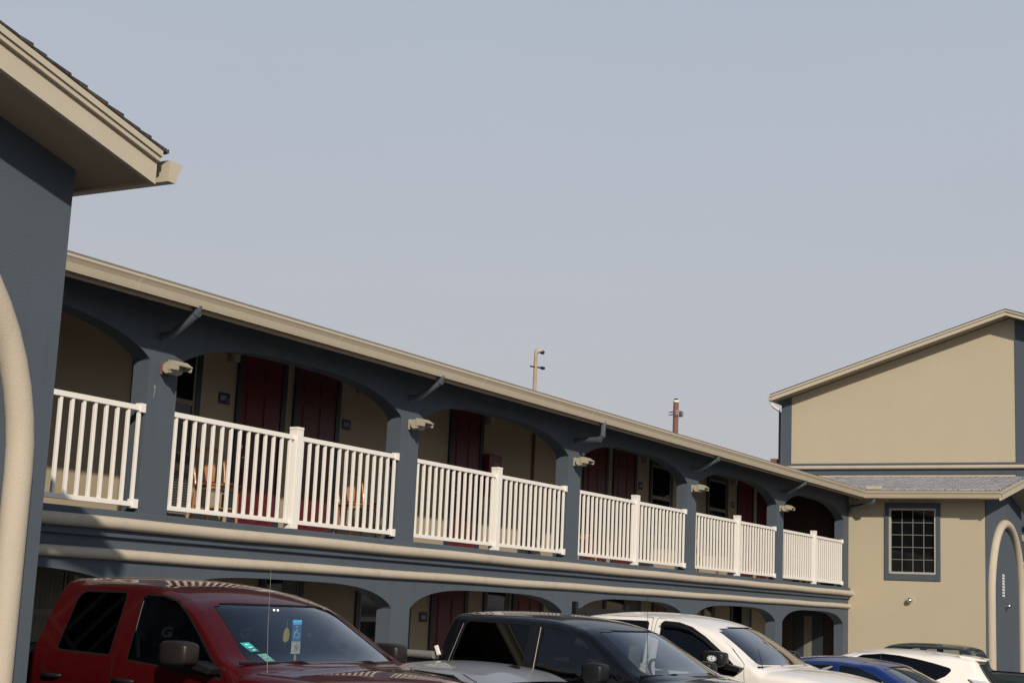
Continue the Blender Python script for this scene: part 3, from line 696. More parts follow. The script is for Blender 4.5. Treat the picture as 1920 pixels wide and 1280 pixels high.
def cut(bm, poly, ax, cond, ring=0, tagset=None):
    """imprint convex poly; ax 'y' -> coords (x,z); ax 'x' -> coords (y,z). returns faces inside, faces in ring"""
    if area(poly) < 0: poly = poly[::-1]
    polys = [poly] + ([offset_poly(poly, ring)] if ring else [])
    uv = (lambda c: (c.x, c.z)) if ax == 'y' else ((lambda c: (c.y, c.z)) if ax == 'x' else (lambda c: (c.x, c.y)))
    for pl in polys:
        us = [p[0] for p in pl]; vs = [p[1] for p in pl]; m_ = .02
        def near(f):
            if not cond(f): return False
            cs = [uv(v.co) for v in f.verts]
            return max(c[0] for c in cs) > min(us)-m_ and min(c[0] for c in cs) < max(us)+m_ and max(c[1] for c in cs) > min(vs)-m_ and min(c[1] for c in cs) < max(vs)+m_
        for i in range(len(pl)):
            a = pl[i-1]; b_ = pl[i]
            if (Vector(a)-Vector(b_)).length < 1e-5: continue
            fs = [f for f in bm.faces if near(f)]
            ge = set(fs)
            for f in fs: ge.update(f.edges); ge.update(f.verts)
            du, dv = b_[0]-a[0], b_[1]-a[1]
            if ax == 'y': co = (a[0], 0, a[1]); no = (dv, 0, -du)
            elif ax == 'x': co = (0, a[0], a[1]); no = (0, dv, -du)
            else: co = (a[0], a[1], 0); no = (dv, -du, 0)
            bmesh.ops.bisect_plane(bm, geom=list(ge), dist=1e-6, plane_co=co, plane_no=no)
    ins, rg = [], []
    for f in bm.faces:
        if not cond(f): continue
        u, v = uv(f.calc_center_median())
        if inside(polys[0], u, v): ins.append(f)
        elif ring and inside(polys[1], u, v): rg.append(f)
    return ins, rg
def detach(bm, faces, off=0):
    """new bmesh holding copies of faces moved off along normal inward; removes them from bm"""
    nb = bmesh.new(); vm = {}
    for f in faces:
        vs = []
        for v in f.verts:
            if v not in vm: vm[v] = nb.verts.new(v.co)
            vs.append(vm[v])
        try: nf = nb.faces.new(vs); nf.material_index = f.material_index; nf.smooth = True
        except ValueError: pass
    nb.normal_update()
    if off:
        mv = [(v, v.normal.copy()) for v in nb.verts]
        for v, n_ in mv: v.co -= n_*off
    bmesh.ops.delete(bm, geom=faces, context='FACES')
    return nb
def loft(P):
    prof = chaikin(P['top'], 2)
    pts = [prof[0]]
    for a, b_ in zip(prof, prof[1:]):
        n = max(1, int(math.hypot(b_[0]-a[0], b_[1]-a[1])/.07))
        for k in range(1, n+1): pts.append((a[0]+(b_[0]-a[0])*k/n, a[1]+(b_[1]-a[1])*k/n))
    zb0 = P['bottom']; wb = P['wb']; zb = P['zb']; sl = P['sl']
    bm = bmesh.new(); rows = []
    MS, MC, MT = 15, 5, 10
    for x, zt in pts:
        pw = interp(P['plan'], x); cr = interp(P['crown'], x); rv = interp(P['rv'], x); rh = interp(P['rh'], x)
        ze = zt-cr
        def Wf(z): 
            lo = max(0, P.get('zs', .95)-z); sh = max(0, z-zb)
            return (wb - sh*sl - .10*lo*lo - (.02 if z > zb else .02*max(0, (z-zb+.08)/.08)))*pw
        bot = interp(zb0, x) if isinstance(zb0, list) else zb0
        sec = []
        z1 = max(bot+.05, ze-rv)
        zz = [bot+(z1-bot)*k/MS for k in range(MS+1)]
        # keep a crisp row at the belt
        if bot < zb < z1:
            j = min(range(1, MS), key=lambda q: abs(zz[q]-zb)); zz[j] = zb
        for z in zz: sec.append((Wf(z), z))
        for k in range(1, MC+1):
            u = sin(pi/2*k/MC); z = z1+(ze-z1)*u; sec.append((Wf(z)-rh*(1-sqrt(max(0, 1-u*u))), z))
        we = sec[-1][0]
        for k in range(1, MT+1):
            y = we*(1-k/MT); sec.append((y, ze+cr*(1-(y/we)**2)))
        row = []
        bow = interp(P['bow'], x)
        for y, z in sec:
            k = 1-min(1, abs(y/max(.3, Wf(min(z, ze))))**3)
            xx = x+bow*k
            row.append((xx, y, z))
        full = [(a, -b_, c) for a, b_, c in row] + [(a, b_, c) for a, b_, c in row[:-1][::-1]]
        rows.append([bm.verts.new(p) for p in full])
    for r0, r1 in zip(rows, rows[1:]):
        for j in range(len(r0)-1): 
            f = bm.faces.new((r0[j], r0[j+1], r1[j+1], r1[j])); f.smooth = True
    for r, fl in ((rows[0], 0), (rows[-1], 1)):
        n = len(r)
        for j in range(n//2):
            q = (r[j], r[j+1], r[n-2-j], r[n-1-j])
            if len(set(q)) == 4:
                f = bm.faces.new(q if fl else q[::-1]); f.smooth = False
            elif len(set(q)) == 3: bm.faces.new((r[j], r[j+1], r[n-1-j]))
    bmesh.ops.recalc_face_normals(bm, faces=bm.faces[:])
    return bm
def link_bm(bm, name, mats, parent, kid_of=None):
    me = bpy.data.meshes.new(name); bm.to_mesh(me); bm.free()
    for m_ in mats: me.materials.append(m_)
    o = bpy.data.objects.new(name, me); C.objects.link(o); o.parent = kid_of or parent
    return o
ID = lambda p: p
def vehicle(name, label, cat, pose, P, group=None):
    X, Y, z0, th = pose
    # local +x = nose = -(sin th, cos th); local +y (left) = (cos th, -sin th)
    root = empty(name, (X, Y, z0), label, cat, group, bld=False, rz=atan2(-cos(th), -sin(th)))
    pm = M[P['paint']]
    bm = loft(P)
    mats = [pm, M['rubber'], M['dark'], M.get(P.get('trim', 'black'))]
    sidef = lambda f: abs(f.normal.y) > .45
    objs = {}
    # wheel openings
    for xw in P['wheels']:
        R_ = P['wr']+.06
        circ = [(xw+R_*cos(2*pi*k/20), P['wr']-z0+R_*sin(2*pi*k/20)) for k in range(20)]
        ins, rg = cut(bm, circ, 'y', lambda f: abs(f.normal.y) > .35 and abs(f.calc_center_median().y) > .5, .012)
        for f in rg: f.material_index = 1
        bmesh.ops.delete(bm, geom=ins, context='FACES')
    # front/rear glass
    for key, xa, xb in P['screens']:
        poly, xr, mat = key
        ins, rg = cut(bm, rounded(poly, .04, 3), 'x', lambda f: xr[0] < f.calc_center_median().x < xr[1] and abs(f.normal.x) > .36 and abs(f.normal.y) < .8, .012)
        for f in rg: f.material_index = 1
        nb = detach(bm, ins, .004); g_ = link_bm(nb, xa, [M[mat]]*4, root); objs[xa] = g_
    # doors with windows
    for d in P['doors']:
        ins, rg = cut(bm, rounded(d['poly'], .05, 3), 'y', lambda f: abs(f.normal.y) > .3, .006)
        for f in rg: f.material_index = 2
        dn = detach(bm, ins, 0)
        for sg in (-1, 1):
            side = dn.copy(); bmesh.ops.delete(side, geom=[f for f in side.faces if f.calc_center_median().y*sg < 0], context='FACES')
            wn = None
            if d.get('win'):
                i2, r2 = cut(side, rounded(d['win'], d.get('wr', .04), 4), 'y', lambda f: abs(f.normal.y) > .3, d.get('seal', .014))
                for f in r2: f.material_index = 1
                wn = detach(side, i2, .005)
            do = link_bm(side, 'door', mats, root)
            if wn: link_bm(wn, 'window', [M[d['glass']]]*4, root, do)
            if d.get('handle'):
                hx, hz = d['handle']; m = MB(ID); yy = sg*(P['wb']+.012)
                m.tube([(hx-.11, yy-sg*.02, hz), (hx-.085, yy+sg*.02, hz), (hx+.085, yy+sg*.02, hz), (hx+.11, yy-sg*.02, hz)], .016, 8, flat=1.0)
                me = m; o = bpy.data.objects.new('handle', None)
                bpy.data.objects.remove(o)
                meh = bpy.data.meshes.new('handle'); meh.from_pydata(me.v, [], me.f); meh.materials.append(M[P.get('handlemat', 'black')])
                for pl in meh.polygons: pl.use_smooth = True
                o = bpy.data.objects.new('handle', meh); C.objects.link(o); o.parent = do
        dn.free()
    for q in P.get('qwin', []):
        ins, rg = cut(bm, rounded(q['poly'], q.get('r', .03), 4), 'y', lambda f: abs(f.normal.y) > .3, .012)
        for f in rg: f.material_index = 1
        nb = detach(bm, ins, .004)
        for sg in (-1, 1):
            s_ = nb.copy(); bmesh.ops.delete(s_, geom=[f for f in s_.faces if f.calc_center_median().y*sg < 0], context='FACES'); link_bm(s_, 'quarter_window', [M[q['glass']]]*4, root)
        nb.free()
    for ln in P.get('seams', []):   # thin shut lines
        ins, rg = cut(bm, ln, 'y', lambda f: abs(f.normal.y) > .3)
        for f in ins: f.material_index = 2
    for ln in P.get('topseams', []):
        ins, rg = cut(bm, ln, 'z', lambda f: f.normal.z > .5 and f.calc_center_median().x > -.05)
        for f in ins: f.material_index = 2
    if P.get('bed'):
        fs = [f for f in bm.faces if f.normal.z > .8 and f.calc_center_median().x < P['bed'] and abs(f.calc_center_median().y) < P['wb']-.10]
        if fs: nb = detach(bm, fs, .02); link_bm(nb, 'bed_cover', [M['black']]*4, root)
    body = link_bm(bm, 'body', mats, root)
    def part(name, fn, mat, parent=None, bevel=0):
        m = MB(ID); fn(m); me = bpy.data.meshes.new(name); me.from_pydata(m.v, [], m.f)
        for i, pl in enumerate(me.polygons): pl.use_smooth = m.sm[i]
        b = bmesh.new(); b.from_mesh(me); bmesh.ops.recalc_face_normals(b, faces=b.faces[:]); b.to_mesh(me); b.free()
        me.materials.append(M[mat]); o = bpy.data.objects.new(name, me); C.objects.link(o); o.parent = parent or root
        if bevel:
            md = o.modifiers.new('bevel', 'BEVEL'); md.width = bevel; md.segments = 4; md.limit_method = 'ANGLE'
            if name in ('door_mirror', 'seat', 'headrest'): me.polygons.foreach_set('use_smooth', [True]*len(me.polygons))
        return o
    # wheels
    for xw in P['wheels']:
        for sg in (-1, 1):
            yw = sg*(P['wb']-.13); zc = P['wr']-z0
            w_ = part('wheel', lambda m: m.tube([(xw, yw-sg*.11, zc), (xw, yw-sg*.10, zc), (xw, yw+sg*.09, zc), (xw, yw+sg*.11, zc)], [P['wr']-.03, P['wr'], P['wr'], P['wr']-.04], 32, flat=1), 'rubber')
            def rim(m):
                m.tube([(xw, yw+sg*.105, zc), (xw, yw+sg*.118, zc)], P['wr']*.62, 28)
                for k in range(5):
                    t = 2*pi*k/5; m.obox(Matrix.Translation((xw+cos(t)*P['wr']*.33, yw+sg*.122, zc+sin(t)*P['wr']*.33)) @ Matrix.Rotation(-t, 4, 'Y'), P['wr']*.5, .012, .05)
            part('rim', rim, 'alum', w_)
    # floor / interior
    fx, rx = P['cab']; fz = P.get('floor', .55); yi = P['wb']-.14; beltz = P['zb']
    part('cabin_floor', lambda m: (m.box(rx, fx+.1, -yi, yi, fz-.05, fz), m.box(rx, rx+.05, -yi+.05, yi-.05, fz, beltz+.05)), 'interior')
    part('dashboard', lambda m: m.prism([(fx-.02, beltz-.06), (fx-.28, beltz-.045), (fx-.50, beltz-.10), (fx-.50, fz+.3), (fx, fz+.3)], 'y', -yi+.04, yi-.04), 'dash', bevel=.03)
    for sx in P['seats']:
        for sg in (-1, 1):
            def seat(m):
                yc_ = sg*.40
                m.box(sx, sx+.52, yc_-.25, yc_+.25, fz+.18, fz+.34)
                m.prism([(sx, fz+.30), (sx+.16, fz+.30), (sx-.02, beltz+.02), (sx-.14, beltz+.02)], 'y', yc_-.24, yc_+.24)
            so = part('seat', seat, 'interior', bevel=.05)
            def head(m): m.prism([(sx-.04, beltz+.04), (sx-.16, beltz+.04), (sx-.17, beltz+.24), (sx-.07, beltz+.24)], 'y', sg*.40-.13, sg*.40+.13)
            part('headrest', head, 'interior', so, bevel=.04)
    wx, wz = fx-.47, beltz-.02; wyy = .40
    def steer(m):
        R_ = .185; tl = radians(28)
        m.tube([(wx+R_*sin(t)*sin(tl)*-1, wyy+R_*cos(t), wz+R_*sin(t)*cos(tl)) for t in [2*pi*k/24 for k in range(25)]], .016, 8)
        m.obox(Matrix.Translation((wx, wyy, wz)), .05, .16, .12)
        for t in (0, pi, -pi/2): m.tube([(wx, wyy, wz), (wx-R_*sin(t)*sin(tl), wyy+R_*cos(t), wz+R_*sin(t)*cos(tl))], .013, 6)
    part('steering_wheel', steer, 'black')
    if P.get('rvm', True):
        hx, hz = P['header']
        part('interior_mirror', lambda m: m.obox(Matrix.Translation((hx+.12, 0, hz-.11)), .03, .24, .07), 'black', bevel=.012)
    # door mirrors
    mx, mz, ml, mh = P['mirror']; yb_ = P['wb']
    for sg in (-1, 1):
        def mir(m):
            nu, nv = 24, 14; ee = .38; vs = []; fs = []
            sp = lambda v: math.copysign(abs(v)**ee, v)
            mw_ = P.get('mw', .22)
            for i in range(nv+1):
                t = -pi/2+pi*i/nv
                for j in range(nu):
                    a_ = 2*pi*j/nu; sx_ = sp(cos(t))*sp(cos(a_)); sz_ = sp(sin(t)); sy_ = sp(cos(t))*sp(sin(a_))
                    tp = 1-.12*(sx_ > 0)*abs(sx_)
                    vs.append((mx+ml*.5*sx_, sg*(yb_+.05+mw_/2)+mw_/2*sy_*tp, mz+mh*.5*sz_*tp))
            for i in range(nv):
                for j in range(nu): fs.append((i*nu+j, i*nu+(j+1) % nu, (i+1)*nu+(j+1) % nu, (i+1)*nu+j))
            m.add(vs, fs, True); return
            m.prism([(mx-ml*.5, mz-mh*.40), (mx+ml*.30, mz-mh*.5), (mx+ml*.5, mz-mh*.2), (mx+ml*.46, mz+mh*.32), (mx+ml*.2, mz+mh*.5), (mx-ml*.42, mz+mh*.46), (mx-ml*.5, mz+mh*.3)], 'y', sg*(yb_+.05), sg*(yb_+.05+P.get('mw', .22)))
        mo = part('door_mirror', mir, P.get('mirmat', 'black'))
        def arm(m):
            m.prism([(mx-ml*.1, mz-mh*.52), (mx+ml*.9, mz-mh*.78), (mx+ml*1.0, mz-mh*.5), (mx+ml*.3, mz-mh*.25)], 'y', sg*(yb_-.06), sg*(yb_+.09))
        part('mirror_arm', arm, 'black', mo, bevel=.012)
        part('mirror_glass', lambda m: m.prism([(mx-ml*.505, mz-mh*.33), (mx-ml*.50, mz-mh*.33), (mx-ml*.50, mz+mh*.33), (mx-ml*.505, mz+mh*.33)], 'y', sg*(yb_+.08), sg*(yb_+.03+P.get('mw', .22))), 'chrome', mo)
    # lamps, grille, bumpers
    nx = P['top'][0][0]; tx = P['top'][-1][0]; wl = P['wb']*interp(P['plan'], nx)
    hz_ = P.get('hlz', .95)
    nb_ = interp(P['bow'], nx)
    part('grille', lambda m: m.box(nx-.02, nx+nb_+.012, -wl+.40, wl-.40, hz_-.28, hz_+.08), 'black', bevel=.03)
    part('grille_bar', lambda m: m.box(nx, nx+nb_+.022, -wl+.42, wl-.42, hz_-.12, hz_-.07), 'chrome')
    part('bumper', lambda m: m.prism([(nx-.2, -wl-.0), (nx+.02, -wl-.0), (nx+nb_+.03, -wl*.55), (nx+nb_+.06, 0), (nx+nb_+.03, wl*.55), (nx+.02, wl), (nx-.2, wl)], 'z', P.get('bpz', .50)-.11, P.get('bpz', .50)+.1), P.get('bumpmat', 'chrome'), bevel=.04)
    part('bumper', lambda m: m.box(tx-.08, tx+.12, -wl+.05, wl-.05, P.get('bpz', .50)-.1, P.get('bpz', .50)+.1), P.get('bumpmat', 'chrome'), bevel=.04)
    for sg in (-1, 1):
        part('headlight', lambda m: m.prism([(nx-.12, sg*(wl+.006)), (nx+.02, sg*(wl-.03)), (nx+nb_*.75, sg*(wl-.39)), (nx-.12, sg*(wl-.39))], 'z', hz_-.10, hz_+.06), 'lamp', bevel=.03)
        wt = P['wb']*interp(P['plan'], tx)
        part('tail_light', lambda m: m.box(tx-.016, tx+.09, *sorted((sg*(wt-.16), sg*(wt+.004))), hz_-.1, hz_+.28), 'tail', bevel=.02)
    # wipers
    if P.get('wipers', True):
        wzb = P['wipz']; wxb = P['wipx']
        for yy in (-.62, .12):
            part('wiper', lambda m: (m.tube([(wxb+.12, yy+.5, wzb-.03), (wxb+.05, yy+.25, wzb+.035), (wxb-.0, yy-.05, wzb+.012)], .010, 6), m.tube([(wxb+.03, yy+.32, wzb+.02), (wxb+.02, yy, wzb+.022), (wxb-.03, yy-.28, wzb+.02)], .012, 6)), 'rubber')
    return root, part, body

TRUCK_W = dict(wb=.985, zb=1.33, sl=.46, zs=.9, bottom=.52,
    bow=[(1.15, .16), (.25, .14), (0, .20), (-.15, .20), (-.74, .16), (-1.0, .06), (-1.3, .0), (-2.3, 0), (-2.42, -.02), (-4.6, 0)],
    crown=[(1.2, .05), (.1, .035), (0, .03), (-.12, 0), (-.70, .012), (-.9, .045), (-2.2, .045), (-2.42, .01), (-2.5, .0), (-4.6, .0)],
    rv=[(1.2, .08), (.05, .09), (-.1, .03), (-.7, .04), (-1, .07), (-2.3, .07), (-2.5, .03), (-4.5, .03)],
    rh=[(1.2, .16), (.05, .20), (-.1, .05), (-.7, .06), (-1, .13), (-2.3, .13), (-2.5, .05), (-4.5, .05)],
    plan=[(1.25, .80), (.9, .93), (.4, .985), (0, 1), (-4.2, 1), (-4.6, .97)])
def truck_common(P):
    P.update(wheels=[.52, -3.22], wr=.40, cab=(-.05, -2.30), floor=.62, seats=[-1.42, -2.05], header=(-.72, 1.78), bpz=.56, hlz=1.0, wipz=1.335, wipx=.0)
    return P
# ---- red pickup
P = truck_common(dict(TRUCK_W)); P.update(paint='p_red', handlemat='black')
P['top'] = [(1.18, .50), (1.18, .85), (1.16, 1.05), (1.06, 1.17), (.80, 1.27), (.45, 1.315), (.12, 1.335), (.03, 1.335), (-.02, 1.345), (-.16, 1.36), (-.45, 1.56), (-.76, 1.765), (-.86, 1.825), (-1.02, 1.89), (-1.30, 1.935), (-1.75, 1.952), (-2.20, 1.955), (-2.36, 1.945), (-2.402, 1.89), (-2.412, 1.75), (-2.415, 1.45), (-2.42, 1.36), (-2.50, 1.33), (-2.60, 1.33), (-4.25, 1.33), (-4.33, 1.30), (-4.36, 1.15), (-4.36, .55)]
P['seats'] = [-1.40, -1.98]
P['screens'] = [(([(-.775, 1.355), (-.60, 1.765), (.60, 1.765), (.775, 1.355), (.70, 1.335), (-.70, 1.335)], (-.85, .12), 'g_clear'), 'windshield', 0),
                (([(-.62, 1.42), (-.55, 1.80), (.55, 1.80), (.62, 1.42)], (-2.5, -2.3), 'g_tint'), 'rear_window', 0)]
P['doors'] = [dict(poly=[(-1.452, 1.86), (-1.0, 1.86), (-.74, 1.785), (-.30, 1.50), (.045, 1.275), (.03, 1.0), (.03, .58), (-1.37, .58), (-1.37, 1.2)],
                   win=[(-1.345, 1.805), (-1.12, 1.802), (-.93, 1.765), (-.76, 1.68), (-.58, 1.565), (-.19, 1.30), (-.12, 1.250), (-1.21, 1.322)], wr=[.03, .0, .0, 0, 0, 0, .01, .02], glass='g_side', handle=(-1.22, 1.16)),
              dict(poly=[(-2.24, 1.86), (-1.462, 1.866), (-1.38, 1.2), (-1.38, .58), (-2.20, .58), (-2.24, 1.2)],
                   win=[(-2.155, 1.81), (-1.565, 1.815), (-1.455, 1.345), (-2.12, 1.355)], wr=[.09, .03, .02, .05], glass='g_dark', handle=(-2.12, 1.15))]
P['seams'] = [[(-2.44, .58), (-2.44, 1.32), (-2.452, 1.32), (-2.452, .58)]]
P['bed'] = -2.55
P['mw'] = .19; P['mbev'] = .05; P['mirror'] = (-.42, 1.405, .28, .18); P['mirmat'] = 'mirbrown'
RED, rpart, rbody = vehicle('pickup_truck', 'dark red pickup truck with blue parking placard in windshield, nearest vehicle', 'pickup truck', (9.70, 6.97, .149, .151), P)
rpart('antenna', lambda m: m.tube([(.16, -.80, 1.24), (.13, -.80, 1.6), (.12, -.80, 2.05)], [.0026, .0019, .0013], 6), 'greypl')
# windshield items (own things)
def local_to(root, m): return root.matrix_world
def in_truck(name, label, cat, root, fn_list):
    bpy.context.view_layer.update()
    mw = Matrix.Translation(root.location) @ Matrix.Rotation(root.rotation_euler.z, 4, 'Z')
    return mw
mwR = Matrix.Translation(RED.location) @ Matrix.Rotation(RED.rotation_euler.z, 4, 'Z')
def held(name, label, cat, mw, p0, parts):
    loc = mw @ Vector(p0)
    r = empty(name, tuple(loc), label, cat, bld=False)
    out = []
    for nm, fn, mat in parts:
        m = MB(lambda p: tuple(mw @ Vector(p))); fn(m); out.append(m.build(nm, M[mat], r))
    return r, out
def card(m, x, y0, y1, z0, z1, t=.002): m.box(x-t, x, min(y0, y1), max(y0, y1), z0, z1)
yk = .02
def wheelchair(m):
    x = -.408
    m.tube([(x, yk-.004+.026*cos(t), 1.548+.026*sin(t)) for t in [pi*.55+k*pi*1.3/12 for k in range(13)]], .0042, 6)
    m.tube([(x, yk-.006, 1.598), (x, yk-.002, 1.566), (x, yk+.022, 1.562), (x, yk+.036, 1.534)], .0045, 6)
    m.tube([(x, yk-.008, 1.612), (x+.001, yk-.008, 1.613)], .009, 8)
held('parking_placard', 'blue and white hanging parking placard behind the red truck windshield', 'placard', mwR, (-.41, yk, 1.55),
     [('card', lambda m: card(m, -.412, yk-.048, yk+.048, 1.50, 1.665), 'cardblue'), ('lower_card', lambda m: card(m, -.412, yk-.048, yk+.048, 1.405, 1.499), 'cardwhite'),
      ('header_strip', lambda m: card(m, -.4095, yk-.046, yk+.046, 1.628, 1.640), 'markwhite'), ('symbol', wheelchair, 'markwhite'),
      ('red_marks', lambda m: (m.tube([(-.4105, yk-.018, 1.425), (-.4105, yk+.012, 1.478)], .004, 6), m.tube([(-.4105, yk+.004, 1.425), (-.4105, yk+.03, 1.47)], .004, 6), m.tube([(-.4105, yk-.02, 1.47), (-.4105, yk+.02, 1.44)], .004, 6)), 'markred'),
      ('cord', lambda m: m.tube([(-.415, yk, 1.405), (-.415, yk+.003, 1.36)], .003, 6), 'headliner'), ('tag', lambda m: m.obox(Matrix.Translation((-.415, yk, 1.385-.01)), .006, .02, .045), 'yellow')])
held('air_freshener', 'yellow tree-like air freshener hanging left of the blue placard', 'air freshener', mwR, (-.45, -.05, 1.55),
     [('card', lambda m: m.prism([(-.085, 1.50), (-.06, 1.49), (-.03, 1.51), (-.022, 1.55), (-.035, 1.59), (-.055, 1.605), (-.078, 1.58), (-.088, 1.54)], 'x', -.452, -.446), 'yellow'), ('cord', lambda m: m.tube([(-.449, -.055, 1.60), (-.46, -.04, 1.66)], .0025, 6), 'headliner')])
for (lab, y0, z0, mat) in (('upper teal registration sticker low on the red truck windshield', -.66, 1.46, 'teal'), ('lower pale green sticker beneath the teal one on the red truck windshield', -.60, 1.385, 'palegreen')):
    # on the glass plane at the passenger corner
    def st(m, y0=y0, z0=z0):
        def gp(y, z): return (-.16-(z-1.36)*1.5+.19*(1-abs(y/.93)**3)-.012, y, z)
        a0 = gp(y0-.045, z0+.030); b0 = gp(y0+.03, z0+.036); c0 = gp(y0+.055, z0-.024); d0 = gp(y0-.02, z0-.03)
        m.add([a0, b0, c0, d0] + [(p[0]-.002, p[1], p[2]) for p in (a0, b0, c0, d0)], [(0,1,2,3),(7,6,5,4),(0,4,5,1),(1,5,6,2),(2,6,7,3),(3,7,4,0)])
    def mk(m, y0=y0, z0=z0):
        for k in range(3):
            z = z0+.02-k*.018; y = y0+.012*k
            p = (-.16-(z-1.36)*1.5+.19*(1-abs(y/.93)**3)-.0105); m.box(p-.001, p+.001, y-.022, y+.018, z-.003, z+.003)
    r_, _ = held('windshield_sticker', lab, 'sticker', mwR, (-.15, y0, z0), [('card', st, mat), ('print', mk, 'markwhite' if mat == 'teal' else 'teal')])
rpart('map_lamp', lambda m: [m.tube([(-.62, y, 1.735), (-.612, y, 1.73)], .008, 8) for y in (-.045, -.005)] and None, 'bulb')
rpart('sun_visor', lambda m: m.obox(Matrix.Translation((-.80, .33, 1.74)) @ Matrix.Rotation(radians(25), 4, 'Y'), .20, .42, .02), 'interior', bevel=.006)
# G marks on the front headrests
for yy in (-.42, .42):
    mt = Matrix.Translation((-1.463, yy, 1.515)) @ Matrix.Rotation(radians(90), 4, 'Z') @ Matrix.Rotation(radians(90+12), 4, 'X')
    o = text_mesh('G', .115, M['cardwhite'], 'headrest_emblem', RED, Matrix.Translation((.028, 0, 0)) @ mt, bold=.004, sx=1.35)
rpart('seat_belt', lambda m: m.tube([(-1.37, -.72, 1.76), (-1.33, -.80, 1.55), (-1.26, -.83, 1.33)], .012, 6, flat=1.6), 'headliner')
rpart('side_light_trim', lambda m: m.box(-1.34, -1.33, -.60, -.59, .9, 1.3), 'interior')

# ---- black pickup
P = truck_common(dict(TRUCK_W)); P.update(paint='p_black')
P['top'] = [(1.25, .50), (1.25, .85), (1.23, 1.05), (1.13, 1.17), (.90, 1.25), (.45, 1.305), (.12, 1.33), (.03, 1.335), (-.02, 1.345), (-.16, 1.37), (-.45, 1.565), (-.76, 1.76), (-.87, 1.82), (-1.03, 1.87), (-1.35, 1.905), (-1.8, 1.915), (-2.20, 1.91), (-2.335, 1.895), (-2.395, 1.84), (-2.41, 1.70), (-2.415, 1.50), (-2.42, 1.42), (-2.50, 1.395), (-2.60, 1.395), (-4.25, 1.395), (-4.33, 1.37), (-4.36, 1.15), (-4.36, .55)]
P['screens'] = [(([(-.775, 1.355), (-.60, 1.755), (.60, 1.755), (.775, 1.355), (.70, 1.335), (-.70, 1.335)], (-.85, .12), 'g_clear'), 'windshield', 0),
                (([(-.62, 1.48), (-.55, 1.78), (.55, 1.78), (.62, 1.48)], (-2.5, -2.3), 'g_tint'), 'rear_window', 0)]
P['doors'] = [dict(poly=[(-1.335, 1.83), (-1.0, 1.82), (-.74, 1.765), (-.30, 1.48), (.0, 1.275), (.03, 1.0), (.03, .58), (-1.29, .58), (-1.29, 1.2)],
                   win=[(-1.24, 1.765), (-1.10, 1.765), (-.93, 1.735), (-.76, 1.66), (-.58, 1.55), (-.24, 1.31), (-.18, 1.262), (-1.20, 1.30)], wr=[.02, 0, 0, 0, 0, 0, .01, .02], glass='g_side', handle=(-1.15, 1.12)),
              dict(poly=[(-2.29, 1.83), (-1.345, 1.836), (-1.30, 1.2), (-1.30, .58), (-2.28, .58), (-2.32, 1.2)],
                   win=[(-2.21, 1.79), (-1.40, 1.78), (-1.36, 1.33), (-2.24, 1.385)], wr=[.07, .02, .02, .03], glass='g_tint', handle=(-2.12, 1.14))]
P['seams'] = [[(-2.44, .58), (-2.44, 1.36), (-2.452, 1.36), (-2.452, .58)]]
P['bed'] = -2.55
P['mirror'] = (-.38, 1.37, .22, .19)
BLK, bpart, _ = vehicle('pickup_truck', 'black crew cab pickup truck with dark tinted rear windows beside the silver car', 'pickup truck', (14.49, 6.033, .03, .085), P)
bpart('antenna', lambda m: m.tube([(.02, -.84, 1.25), (.0, -.84, 1.7), (-.01, -.84, 2.12)], [.004, .003, .002], 6), 'dark')
bpart('window_trim', lambda m: m.tube([(-1.255, -.795, 1.765), (-1.215, -.99, 1.30)], .004, 6), 'lens')
bpart('window_trim', lambda m: m.tube([(-2.225, -.785, 1.765), (-2.27, -.978, 1.36)], .003, 6), 'greypl')
mwB = Matrix.Translation(BLK.location) @ Matrix.Rotation(BLK.rotation_euler.z, 4, 'Z')
held('sun_shade_card', 'pale green card standing on the dashboard of the black pickup', 'card', mwB, (-.4, -.35, 1.45),
     [('card', lambda m: m.prism([(-.40, 1.40), (-.14, 1.40), (-.14, 1.62), (-.36, 1.62)], 'x', -.47, -.462), 'curtain'), ('note', lambda m: m.box(-.3, -.26, -.42, -.30, 1.33, 1.37), 'headliner')])
held('roll_bundle', 'grey ribbed bundle with white upright tip on the black pickup bed rail', 'bundle', mwB, (-2.66, -.95, 1.39),
     [('bundle', lambda m: [m.tube([(-2.87+.028*k, -.93, 1.425), (-2.87+.028*k+.022, -.93, 1.425)], [.038, .041], 12) for k in range(14)] and None, 'greypl'),
      ('tip', lambda m: m.obox(Matrix.Translation((-2.44, -.93, 1.475)) @ Matrix.Rotation(radians(-25), 4, 'Y'), .03, .03, .10), 'white')])

# ---- white pickup
P = truck_common(dict(TRUCK_W)); P.update(paint='p_white')
P['top'] = [(1.20, .50), (1.20, .85), (1.18, 1.02), (1.08, 1.14), (.80, 1.25), (.45, 1.32), (.12, 1.345), (.03, 1.345), (-.02, 1.355), (-.16, 1.37), (-.45, 1.58), (-.78, 1.785), (-.89, 1.845), (-1.05, 1.89), (-1.35, 1.925), (-1.7, 1.935), (-2.1, 1.925), (-2.35, 1.89), (-2.45, 1.82), (-2.47, 1.68), (-2.475, 1.45), (-2.48, 1.36), (-2.56, 1.33), (-2.66, 1.33), (-4.3, 1.33), (-4.38, 1.30), (-4.42, 1.15), (-4.42, .55)]
P['screens'] = [(([(-.775, 1.365), (-.60, 1.78), (.60, 1.78), (.775, 1.365), (.70, 1.345), (-.70, 1.345)], (-.87, .12), 'g_clear'), 'windshield', 0),
                (([(-.62, 1.42), (-.55, 1.80), (.55, 1.80), (.62, 1.42)], (-2.55, -2.35), 'g_tint'), 'rear_window', 0)]
